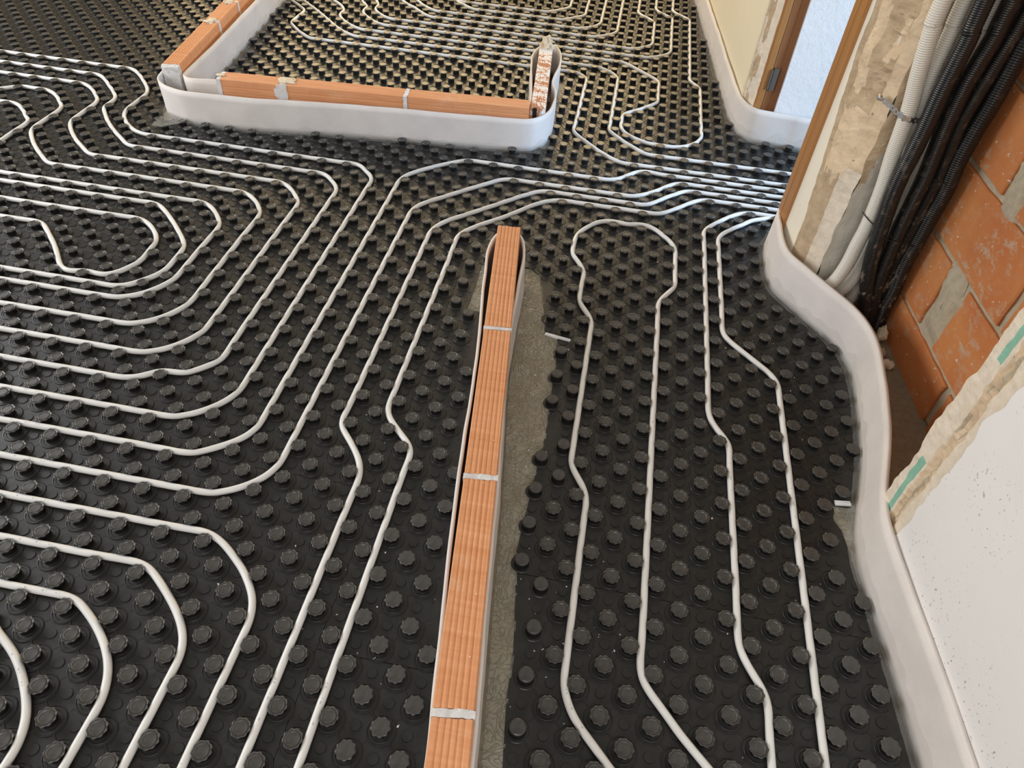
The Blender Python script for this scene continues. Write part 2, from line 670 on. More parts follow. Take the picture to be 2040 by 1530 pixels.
# smoothed-over mortar patches in the wide head joints
for s0, s1, z0, z1 in ((0.738, 0.842, 0.150, 0.352), (0.745, 0.826, 0.525, 0.66)):
    mb = MB()

    def patch(s, z):
        ks, kz = (s - s0) / (s1 - s0), (z - z0) / (z1 - z0)
        e = min(ks, 1 - ks, kz, 1 - kz)
        sh = (z - (z0 + z1) / 2) * 0.25
        return (s + sh + (0.012 * nz(0.5, 1, z, 26) + 0.006 * nz(0.5, 5, z, 70)) * (1 if ks < 0.5 else -1) + 0.004 * nz(s, 1, z, 30), 0.2988 - 0.0130 * min(1.0, e * 5), z + 0.006 * nz(s, 3, 0.5, 30))
    vs, fs = wgrid(patch, s0, s1, z0, z1, 0.006, 0.008)
    mb.add(vs, fs)
    mb.build('mortar_patch', MAT['mortar_grey'], chase, smooth=True)['label'] = 'smoothed grey mortar patch between bricks'

# --- pier between chase and doorway: cream plaster, hacked mortar, rough returned corner, grey side face
mb = MB()
wbox(mb, 1.16, 1.312, 0.045, 0.30, 0.0, H, 0)
wbox(mb, 1.12, 1.16, 0.07, 0.30, 0.0, H, 0)
wbox(mb, 1.09, 1.312, 0.012, 0.30, 1.2, H, 0)
far = mb.build('wall_pier', [MAT['wall_strip']])
setp(far, 'hacked plaster pier between chase and doorway', kind='structure')


def cut_white(z):
    return 1.185 + 0.105 * min(1.0, max(0.0, (z - 0.22) / 0.5)) + 0.007 * nz(1.0, 0, z, 18) + 0.005 * nz(5.0, 0, z, 47)


def cut_front(z):
    return 1.128 + 0.012 * nz(9.0, 1, z, 10) + 0.005 * nz(3.0, 1, z, 40)


def cut_corner(z):
    return 1.088 + 0.006 * nz(2.0, 3, z, 14)


def pier_d(bi_, k, s, z):
    r = 0.007 * nz(s, 3, z, 13) + 0.0035 * nz(s, 7, z, 38) + 0.0016 * nz(s, 2, z, 95)
    hi = min(1.0, max(0.0, (z - 0.30) * 5))
    if bi_ == 0:
        return 0.0
    if bi_ == 1:
        hol = max(0.0, min(1.0, (k - 0.42) * 6)) * max(0.0, min(1.0, (z - 0.60) * 12)) * (0.6 + nz(s, 1.5, z, 9))
        if k < 0.05:
            return 0.002
        return 0.014 * hol + 0.020 * hol * abs(nz(s, 9.5, z, 26)) + 0.0035 + (0.35 + 0.9 * hi) * r + 0.030 * k * k + (0.004 if k < 0.2 else 0) * hi
    return 0.036 + 0.028 * k + (0.4 + 0.8 * hi) * r


def zone_front(z, k):
    if z < 0.40 + 0.05 * nz(k, 0, z, 6):
        return 2 if k < 0.86 else 3
    if k < 0.16 + 0.10 * nz(1, 1, z, 12):
        return 2
    if z > 0.60 and k > 0.46 + 0.16 * nz(k * 0.2, 3, z, 11) and nz(k * 0.3, 2.2, z, 10) > -0.22:
        return 2
    return 2 if nz(k * 0.3, 6.2, z, 8) > 0.34 else 1


fp = band([lambda z: 1.313, cut_white, cut_front, cut_corner], 0.0, 1.2, 0.008, pier_d,
          [(0, 4), (zone_front, 14), (lambda z, k: 1 if z > 0.45 else 3, 7)], far,
          [MAT['wall_strip'], MAT['plaster_rough'], MAT['mortar_brown'], MAT['plaster_pale']], 'hacked_face', 'cream and brown hacked plaster face')


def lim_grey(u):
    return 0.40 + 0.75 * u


def side(u, z):
    # u runs from the front corner (0) to the brick back (1)
    r = 0.0 if z < lim_grey(u) + 0.03 * nz(u, 1, z, 9) else 1.0
    s = cut_corner(z) * (1 - u) + 1.092 * u + r * (0.004 + 0.012 * nz(u * 0.3, 2, z, 20) + 0.005 * nz(u * 0.3, 5, z, 55)) * min(1, 6 * u) + 0.0015 * nz(u * .3, 8, z, 40)
    return (s, 0.064 + u * 0.235 + 0.010 * nz(0, 3, z, 13) * (1 - u), z)


NU, NZ2, Z2 = 24, 120, 1.2
vs, fs, zone = [], [], []
for j in range(NZ2 + 1):
    for i in range(NU + 1):
        vs.append(wp(*side(i / NU, Z2 * j / NZ2)))
for j in range(NZ2):
    for i in range(NU):
        a = j * (NU + 1) + i
        fs.append((a, a + 1, a + NU + 2, a + NU + 1))
        u, z = (i + 0.5) / NU, Z2 * (j + 0.5) / NZ2
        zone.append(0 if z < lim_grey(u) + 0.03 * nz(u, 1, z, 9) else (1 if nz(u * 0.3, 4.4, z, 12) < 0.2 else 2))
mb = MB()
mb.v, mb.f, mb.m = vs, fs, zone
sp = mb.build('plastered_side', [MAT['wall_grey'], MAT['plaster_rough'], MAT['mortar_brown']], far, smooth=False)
sp['label'] = 'pale grey painted side of the chase, hacked above'

# --- doorway: posts, far pier, cream wall, cool wall of the next room
door = empty('door_1', wp(1.31, 0, 0))
setp(door, 'varnished brown wooden door frame of the doorway', kind='structure')


def post(name, pts, z0, z1, mat, parent):
    mb = MB()
    mb.prism([wp(s, d, 0)[:2] for s, d in pts], z0, z1)
    o = mb.build(name, mat, None)
    o.parent = parent
    o.matrix_parent_inverse = parent.matrix_basis.inverted()
    weld(o)
    return o


post('door_post', [(1.313, -0.010), (1.352, -0.012), (1.354, -0.009), (1.360, -0.009), (1.362, -0.012), (1.400, -0.010), (1.404, 0.02), (1.404, 0.10), (1.313, 0.10)], 0.0, 2.1, MAT['wood'], door)
post('door_post', [(2.235, 0.042), (2.228, 0.048), (2.228, 0.072), (2.242, 0.076), (2.32, 0.076), (2.32, 0.042)], 0.0, 2.1, MAT['wood'], door)
post('door_lining', [(2.234, 0.076), (2.234, 0.106), (2.229, 0.109), (2.229, 0.136), (2.32, 0.136), (2.32, 0.076)], 0.0, 2.1, MAT['wood_dark'], door)
mb = MB()
wbox(mb, 2.2225, 2.2335, 0.080, 0.100, 0.215, 0.305)
mb.add([wp(2.224 + 0.005 * math.cos(t * math.pi / 4), 0.073 + 0.005 * math.sin(t * math.pi / 4), z) for z in (0.22, 0.30) for t in range(8)],
       [(t, (t + 1) % 8, 8 + (t + 1) % 8, 8 + t) for t in range(8)] + [tuple(range(8)), tuple(range(15, 7, -1))])
hg = mb.build('hinge', MAT['hinge'])
hg.parent = door
hg.matrix_parent_inverse = door.matrix_basis.inverted()
hg['label'] = 'dull steel hinge leaf low on the post'

# far pier between doorway and cream wall (hacked plaster)
mb = MB()


def pier_d2(bi_, k, s, z):
    r = 0.004 * nz(s, 3, z, 25) + 0.0025 * nz(s, 7, z, 70)
    return 0.014 + 0.030 * (1 - k if bi_ == 1 else 1.0) * (0.9 if bi_ else 1) + r if bi_ < 2 else 0.012 + 0.4 * r


pr = empty('wall_far_pier')
setp(pr, 'hacked plaster beside the far door post', kind='structure')
# cut lines run from the cream wall (larger s) towards the door post
fpf = band([lambda z: 2.352, lambda z: 2.345 + 0.008 * nz(1, 1, z, 20), lambda z: 2.285 + 0.010 * nz(4, 1, z, 16), lambda z: 2.236],
           0.0, 1.2, 0.012, lambda bi_, k, s, z: (0.009, 0.014 + 0.012 * k + 0.006 * nz(s, 3, z, 25) + 0.004 * nz(s, 6, z, 70), 0.028 + 0.016 * k + 0.004 * nz(s, 5, z, 40))[bi_],
           [(1, 1), (lambda z, k: 0 if nz(k * .2, 6, z, 13) < 0.15 else 1, 7), (1, 6)], pr, [MAT['mortar_brown'], MAT['plaster_pale']], 'hacked_face', 'narrow hacked plaster edge')
mb = MB()
p0, p1 = wp(2.335, 0.010, 0), wp(4.6, 0.031, 0)
q1, q0 = wp(4.6, 0.15, 0), wp(2.335, 0.15, 0)
mb.prism([p0[:2], q0[:2], q1[:2], p1[:2]], 0.0, H)
wbox(mb, 2.24, 2.335, 0.05, 0.15, 0.0, H)
setp(mb.build('wall_far_right', MAT['wall_cream']), 'smooth cream wall beyond the doorway', kind='structure')
# wall of the next room seen through the doorway
mb = MB()
a, b = Vector((0.655, 2.214)), Vector((3.4, 2.10))
mb.prism([tuple(a), tuple(b), (b.x, b.y + 0.1), (a.x, a.y + 0.1)], 0.0, H)
setp(mb.build('wall_next_room', MAT['wall_cool']), 'white textured wall seen through the doorway', kind='structure')
# ------------------------------------------------------------------ foam edge strips


def crv(pts, step):
    """Catmull-Rom through 2-D points, resampled to about step"""
    P = [np.array(p, float) for p in pts]
    P = [2 * P[0] - P[1]] + P + [2 * P[-1] - P[-2]]
    out = []
    for i in range(1, len(P) - 2):
        p0, p1, p2, p3 = P[i - 1:i + 3]
        k = max(2, int(np.linalg.norm(p2 - p1) / step * 2))
        for t in np.linspace(0, 1, k, endpoint=False):
            out.append(0.5 * (2 * p1 + (p2 - p0) * t + (2 * p0 - 5 * p1 + 4 * p2 - p3) * t * t + (3 * p1 - p0 - 3 * p2 + p3) * t ** 3))
    out.append(P[-2])
    q = np.array(out)
    d = np.r_[0, np.cumsum(np.hypot(*np.diff(q, axis=0).T))]
    nn = max(2, int(d[-1] / step) + 1)
    t = np.linspace(0, d[-1], nn)
    return np.stack([np.interp(t, d, q[:, 0]), np.interp(t, d, q[:, 1])], 1)


def normals(q):
    t = np.gradient(q, axis=0)
    t /= np.maximum(np.hypot(*t.T), 1e-9)[:, None]
    return np.stack([t[:, 1], -t[:, 0]], 1)  # to the right of travel


def ribbon(q, h, th, lean=0.0, seed=0.0, hvar=0.003, z0=-0.002):
    """standing strip: q is its outer foot line, right of travel is outside"""
    n = normals(q)
    rows = 6
    vs, fs = [], []
    L = len(q)
    for side in (0, 1):
        for r in range(rows + 1):
            k = r / rows
            for i in range(L):
                wob = 0.0022 * nz(i * 0.12, seed, k * 1.4, 1.0)
                off = lean * k - side * th + wob
                hh = h + hvar * nz(i * 0.05, seed + 5, 0, 1.0)
                vs.append((q[i, 0] + n[i, 0] * off, q[i, 1] + n[i, 1] * off, z0 + (hh - z0) * k))
    W = (rows + 1) * L
    for r in range(rows):
        for i in range(L - 1):
            a = r * L + i
            fs.append((a, a + L, a + L + 1, a + 1))
            b = W + a
            fs.append((b, b + 1, b + L + 1, b + L))
    for i in range(L - 1):
        a = rows * L + i
        fs.append((a, W + a, W + a + 1, a + 1))
        fs.append((i, i + 1, W + i + 1, W + i))
    for r in range(rows):
        for i in (0, L - 1):
            a = r * L + i
            f = (a, W + a, W + a + L, a + L)
            fs.append(f if i == 0 else f[::-1])
    return vs, fs


def skirt(q, hmax, out, seed):
    """wrinkled clear film hanging on the outer foot of a strip and lying out on the floor"""
    n = normals(q)
    L = len(q)
    vs, fs = [], []
    prof = [(0.0008, 1.0), (0.003, 0.66), (0.006, 0.4), (0.008, 0.18), (0.012, 0.05), (0.5, -0.02), (1.0, -0.03)]
    for j, (o, k) in enumerate(prof):
        for i in range(L):
            r = nz(i * 0.9, seed + j * 0.7, 0.3, 1.0)
            off = o if o < 0.1 else 0.012 + (out - 0.012) * o
            off += 0.0028 * (r + 0.5) * (1 if 0 < j < 5 else 0.2)
            hk = hmax * (0.75 + 0.5 * nz(i * 0.22, seed, 1.0, 1.0))
            z = k * hk if k > 0 else -0.0015
            vs.append((q[i, 0] + n[i, 0] * off, q[i, 1] + n[i, 1] * off, z))
    for j in range(len(prof) - 1):
        for i in range(L - 1):
            a = j * L + i
            fs.append((a, a + 1, a + L + 1, a + L))
    return vs, fs


STRIPS = {}


def strip(key, pts, h, label, film=(0.05, 0.02), lean=0.0, seed=0.0, th=0.008):
    q = crv(pts, 0.012)
    STRIPS[key] = q
    mb = MB()
    mb.add(*ribbon(q, h, th, lean, seed))
    o = mb.build('foam_edge_strip', MAT['foam'], None, smooth=True)
    setp(o, label, 'edge strip', 'white foam edge strips along the walls')
    if film:
        mb = MB()
        mb.add(*skirt(q, film[0], film[1], seed + 20))
        f = mb.build('film_skirt', MAT['film'], o, smooth=True)
        f['label'] = 'clear wrinkled plastic film at the foot'
    return o


CENTRAL = [(-0.115, -0.80), (-0.147, -0.533), (-0.177, -0.323), (-0.229, 0.054), (-0.274, 0.463), (-0.317, 0.762), (-0.336, 0.914), (-0.330, 1.0),
           (-0.302, 1.046), (-0.262, 1.050), (-0.226, 1.01), (-0.205, 0.93), (-0.198, 0.82), (-0.192, 0.69), (-0.179, 0.484), (-0.154, 0.3), (-0.124, 0.076),
           (-0.096, -0.18), (-0.064, -0.44), (-0.034, -0.72), (-0.026, -0.80)]
# travel is up the left side and down the right side: outside is on the left of travel, so reverse it
CENTRAL = CENTRAL[::-1]
OUTER = [(-1.995, 2.75), (-1.955, 2.30), (-1.915, 1.95), (-1.897, 1.82), (-1.878, 1.752), (-1.836, 1.708), (-1.778, 1.684), (-1.707, 1.672), (-1.562, 1.677), (-1.445, 1.688), (-1.096, 1.743),
         (-0.763, 1.780), (-0.43, 1.815), (-0.345, 1.832), (-0.302, 1.868), (-0.274, 1.93), (-0.264, 2.04), (-0.272, 2.13), (-0.296, 2.20), (-0.298, 2.28), (-0.292, 2.40),
         (-0.300, 2.52), (-0.330, 2.62), (-0.375, 2.655), (-0.420, 2.60), (-0.436, 2.49), (-0.424, 2.38), (-0.404, 2.25), (-0.384, 2.12), (-0.372, 2.03), (-0.366, 1.965)]
INNER = [(-1.645, 1.819), (-1.70, 1.806), (-1.752, 1.798), (-1.788, 1.812), (-1.803, 1.85), (-1.812, 1.96), (-1.832, 2.20), (-1.866, 2.50), (-1.900, 2.80), (-1.935, 3.12), (-1.99, 3.6)]
NEARR = [(0.640, 1.432), (0.603, 1.418), (0.586, 1.37), (0.582, 1.29), (0.582, 1.20), (0.597, 1.12), (0.645, 1.045), (0.702, 0.965), (0.760, 0.885), (0.790, 0.80),
         (0.796, 0.70), (0.789, 0.60), (0.778, 0.49), (0.762, 0.385), (0.742, 0.30), (0.723, 0.222), (0.711, 0.15), (0.712, 0.08), (0.724, -0.02), (0.737, -0.12),
         (0.750, -0.25), (0.764, -0.40), (0.785, -0.62), (0.81, -0.9)]
FARR = [(0.345, 4.1), (0.398, 3.52), (0.442, 3.05), (0.480, 2.60), (0.500, 2.40), (0.522, 2.285), (0.560, 2.21), (0.62, 2.186), (0.73, 2.172), (0.815, 2.162), (1.3, 2.135), (1.9, 2.105)]


strip('central', CENTRAL[::-1][::-1], 0.137, 'white foam strip wrapped round the end of the single centre brick wall', film=None, seed=1.0, lean=-0.006)
strip('outer', OUTER, 0.137, 'white foam strip along the front of the L-shaped bathroom wall and round its stub', film=(0.035, 0.025), seed=11.0)
strip('inner', INNER, 0.137, 'white foam strip on the inner side of the receding bathroom wall', film=(0.05, 0.02), seed=23.0)
strip('near', NEARR, 0.152, 'white foam strip running in a loose bow across the open chase', film=(0.06, 0.02), seed=31.0, lean=-0.005, th=0.011)
strip('far', FARR, 0.142, 'white foam strip along the cream wall and into the doorway', film=(0.06, 0.02), seed=43.0)

# ------------------------------------------------------------------ low partition walls of hollow bricks


def brick_mesh(L, Wd, z0, z1, ribs_top=True, ribs_side=True, jag0=0.0, jag1=0.0, seed=0.0):
    """hollow brick: ribbed profile swept along x from 0 to L, y in +-Wd/2, ends slightly ragged"""
    prof = []
    nr = 6
    dep = 0.0022
    hw = Wd / 2
    # up the right side, over the top, down the left side
    if ribs_side:
        ns = 7
        for i in range(ns):
            zz = z0 + (z1 - z0 - 0.004) * i / ns
            st = (z1 - z0 - 0.004) / ns
            prof += [(hw, zz), (hw, zz + st * 0.80), (hw - 0.0014, zz + st * 0.86), (hw - 0.0014, zz + st * 0.94)]
    else:
        prof += [(hw, z0)]
    prof += [(hw, z1 - 0.004), (hw - 0.003, z1)]
    xs = np.linspace(hw - 0.003, -hw + 0.003, nr * 4 + 1)
    for i in range(1, nr * 4):
        ph = i % 4
        zt = z1 - (dep if ph == 0 else 0.0) if ribs_top else z1
        if ribs_top and ph in (1, 3):
            zt = z1 - dep * 0.15
        prof.append((xs[i], zt))
    prof += [(-hw + 0.003, z1), (-hw, z1 - 0.004)]
    if ribs_side:
        ns = 7
        for i in range(ns - 1, -1, -1):
            st = (z1 - z0 - 0.004) / ns
            zz = z0 + st * i
            prof += [(-hw + 0.0014, zz + st * 0.94), (-hw + 0.0014, zz + st * 0.86), (-hw, zz + st * 0.80), (-hw, zz)]
    else:
        prof += [(-hw, z0)]
    k = len(prof)
    st = [0.0, 0.012] + list(np.linspace(0.012, L - 0.012, 6)[1:-1]) + [L - 0.012, L]
    vs, fs = [], []
    for si, x in enumerate(st):
        for pi, (y, z) in enumerate(prof):
            xx = x
            if si == 0:
                xx += jag0 * (0.5 + nz(y, seed, z, 55))
            if si == len(st) - 1:
                xx -= jag1 * (0.5 + nz(y, seed + 3, z, 55))
            vs.append((xx, y + 0.0005 * nz(x * 3, seed, pi, 1), z + 0.0005 * nz(x * 3, seed + 7, pi, 1)))
    for si in range(len(st) - 1):
        for i in range(k):
            a, b = si * k + i, si * k + (i + 1) % k
            fs.append((a, a + k, b + k, b))
    fs.append(tuple(range(k)))
    fs.append(tuple(range((len(st) - 1) * k + k - 1, (len(st) - 1) * k - 1, -1)))
    return vs, fs


def place(vs, o, u):
    v = (-u[1], u[0])
    return [(o[0] + u[0] * x + v[0] * y, o[1] + u[1] * x + v[1] * y, z) for x, y, z in vs]


def lump(c, r, seed, squash=(1, 1, 1), n=10, rough=0.35):
    """rough stone-like lump"""
    vs, fs = [], []
    m = 2 * n
    for j in range(n + 1):
        th = math.pi * j / n
        for i in range(m):
            ph = 2 * math.pi * i / m
            d = Vector((math.sin(th) * math.cos(ph), math.sin(th) * math.sin(ph), math.cos(th)))
            k = r * (1 + rough * noise.noise(d * 1.7 + Vector((seed, 0, 0))) + rough * 0.5 * noise.noise(d * 4 + Vector((0, seed, 0))))
            vs.append((c[0] + d.x * k * squash[0], c[1] + d.y * k * squash[1], c[2] + d.z * k * squash[2]))
    for j in range(n):
        for i in range(m):
            a, b = j * m + i, j * m + (i + 1) % m
            fs.append((a, a + m, b + m, b))
    return vs, fs


def slab_joint(L, Wd, z0, z1, seed, over=0.0015, rag=0.004, dz=0.0):
    """mortar joint: ragged slab across the wall"""
    ny, nzz = 14, 14
    vs, fs = [], []
    rows = []
    pts = [(Wd / 2 + over, z0 + (z1 - z0) * i / nzz) for i in range(nzz)] + [(Wd / 2 + over - (Wd + 2 * over) * i / ny, z1 + dz) for i in range(ny)] + \
          [(-Wd / 2 - over, z1 - (z1 - z0) * i / nzz) for i in range(nzz)] + [(-Wd / 2 - over + (Wd + 2 * over) * i / ny, z0) for i in range(ny)]
    k = len(pts)
    for e, x in enumerate((0.0, L)):
        for y, z in pts:
            vs.append((x + rag * nz(y, seed + e * 5, z, 70), y + 0.0012 * nz(y, seed + 9, z, 90), z + 0.0015 * nz(y, seed + 2, z, 90)))
    fs = [(i, i + k, (i + 1) % k + k, (i + 1) % k) for i in range(k)] + [tuple(range(k)), tuple(range(2 * k - 1, k - 1, -1))]
    return vs, fs


def part(name, vf, mat, parent, smooth=False, label=None):
    mb = MB()
    mb.add(*vf)
    o = mb.build(name, mat, parent, smooth)
    if label:
        o['label'] = label
    return o


def low_wall(label, o, ang_u, segs, Wd, z1, dusty=False):
    """segs: list of (kind, length) along u starting at o; kinds: brick, joint, gap"""
    n_ = math.hypot(*ang_u)
    u = (ang_u[0] / n_, ang_u[1] / n_)
    root = empty('low_brick_partition', (0, 0, 0))
    setp(root, label, 'brick wall', 'low hollow brick partition walls')
    x = 0.0
    for k, (kind, L, *rest) in enumerate(segs):
        sd = 3.1 * k + o[0] * 7
        dz = rest[0] if rest else 0.0
        pos = (o[0] + u[0] * x, o[1] + u[1] * x)
        if kind == 'brick':
            vs, fs = brick_mesh(L, Wd, -0.003, z1 + dz, jag0=0.002, jag1=0.002, seed=sd)
            part('brick', (place(vs, pos, u), fs), MAT['brick_dusty' if dusty else 'brick'], root)
        elif kind == 'joint':
            vs, fs = slab_joint(L, Wd, -0.003, z1 - 0.001 + dz, sd)
            part('mortar_joint', (place(vs, pos, u), fs), MAT['mortar_white'], root, label='white mortar joint')
        x += L
    return root, u


UC = (-0.1135, 0.9935)
oc = (-0.113 - UC[0] * 1.004, -0.439 - UC[1] * 1.004)
cw, u = low_wall('single thick row of hollow bricks ending in the middle of the floor', oc, UC,
                 [('brick', 0.488), ('joint', 0.013), ('brick', 0.488), ('joint', 0.014, 0.001), ('brick', 0.486), ('joint', 0.013), ('brick', 0.482), ('joint', 0.010, 0.002), ('brick', 0.484, 0.003)],
                 0.073, 0.160)

UB = (0.995, 0.0866)
ub = (UB[0], UB[1])
ob = (-1.617 - ub[1] * 0.037, 1.752 + ub[0] * 0.037)
bw, u = low_wall('hollow brick row across the back, between the corner gap and the stub', ob, UB,
                 [('joint', 0.016), ('brick', 0.245), ('joint', 0.024, 0.001), ('brick', 0.478), ('joint', 0.016, 0.001), ('brick', 0.492)], 0.074, 0.170)
# smeared plaster on the joints
for px, ln, sd in ((0.275, 0.075, 1.0), (0.008, 0.035, 2.0)):
    c = (ob[0] + u[0] * px, ob[1] + u[1] * px, 0.171)
    part('mortar_smear', lump(c, ln * 0.5, sd, (1.0, 0.75, 0.09), 8, 0.7), MAT['mortar_cream'], bw, True, 'cream mortar smeared over the joint')
vs, fs = wgrid(lambda s, z: (s, 0, z), 0, 1, 0, 1, 1, 1)
# wide mortar on the front of the first joint
pts = []
mb = MB()
for i in range(13):
    z = 0.09 + 0.078 * i / 12
    a_, b_ = 0.252 - 0.010 * abs(nz(0, 5, z, 50)) - (0.016 if 4 < i < 10 else 0.006), 0.288 + 0.004 * nz(0, 8, z, 50)
    for xx in (a_, b_):
        mb.v.append((ob[0] + u[0] * xx + u[1] * 0.0390, ob[1] + u[1] * xx - u[0] * 0.0390, z))
for i in range(12):
    mb.f.append((2 * i, 2 * i + 1, 2 * i + 3, 2 * i + 2))
    mb.m.append(0)
o = mb.build('mortar_smear', MAT['mortar_white'], bw)
sm = o.modifiers.new('thick', 'SOLIDIFY')
sm.thickness = 0.003
o['label'] = 'white mortar squeezed out of the joint'

UA = (-0.134, 0.991)
na = math.hypot(*UA)
oa = (-1.8515 , 1.823)
aw, u = low_wall('hollow brick row receding towards the back from the corner gap', oa, UA,
                 [('joint', 0.012, -0.002), ('brick', 0.485), ('joint', 0.016, 0.002), ('brick', 0.262), ('joint', 0.014), ('brick', 0.49), ('joint', 0.012), ('brick', 0.49)], 0.070, 0.170)
vs, fs = slab_joint(0.014, 0.066, -0.003, 0.165, 4.4, rag=0.007)
part('mortar_end', (place([(x - 0.012, y, z) for x, y, z in vs], oa, u), fs), MAT['mortar_white'], aw, label='rough whitish mortar on the end face')
for px, r in ((0.505, 0.036), (0.765, 0.028)):
    part('mortar_smear', lump((oa[0] + u[0] * px, oa[1] + u[1] * px, 0.171), r, px * 9, (0.6, 1.0, 0.16), 8, 0.7), MAT['mortar_cream'], aw, True, 'cream mortar over the joint')

US = (-0.0895, 0.996)
osb = (-0.3195, 1.900)
sw, u = low_wall('short dusty brick stub with broken hollow end, capped by a mortar lump', osb, US,
                 [('brick', 0.30, 0.0), ('brick', 0.30, 0.0), ('joint', 0.012)], 0.060, 0.163, True)
# open cell on the near end: a black block stands in for its inner shade
mb = MB()
for yy in (0.013, -0.013):
    c = (osb[0] - u[1] * yy - u[0] * 0.001, osb[1] + u[0] * yy - u[1] * 0.001, 0.135)
    if yy > 0:
        mb.box(c, (-u[1] * 0.0085, u[0] * 0.0085, 0), (u[0] * 0.0015, u[1] * 0.0015, 0), (0, 0, 0.021))
mb.build('cell_shade_block', MAT['cell_shade'], sw)['label'] = 'black block for the shade inside the open cell of the broken brick'
part('mortar_plug', lump((osb[0] + u[1] * 0.014, osb[1] - u[0] * 0.014, 0.125), 0.015, 6.0, (0.8, 0.5, 1.3), 8, 0.5), MAT['mortar_white'], sw, True, 'white mortar in the second cell')
cap = (osb[0] + u[0] * 0.665, osb[1] + u[1] * 0.665)
part('mortar_lump', lump((cap[0], cap[1], 0.155), 0.034, 8.0, (0.86, 1.35, 1.25), 14, 0.5), MAT['mortar_cream'], sw, False, 'cream mortar lump at the far end')
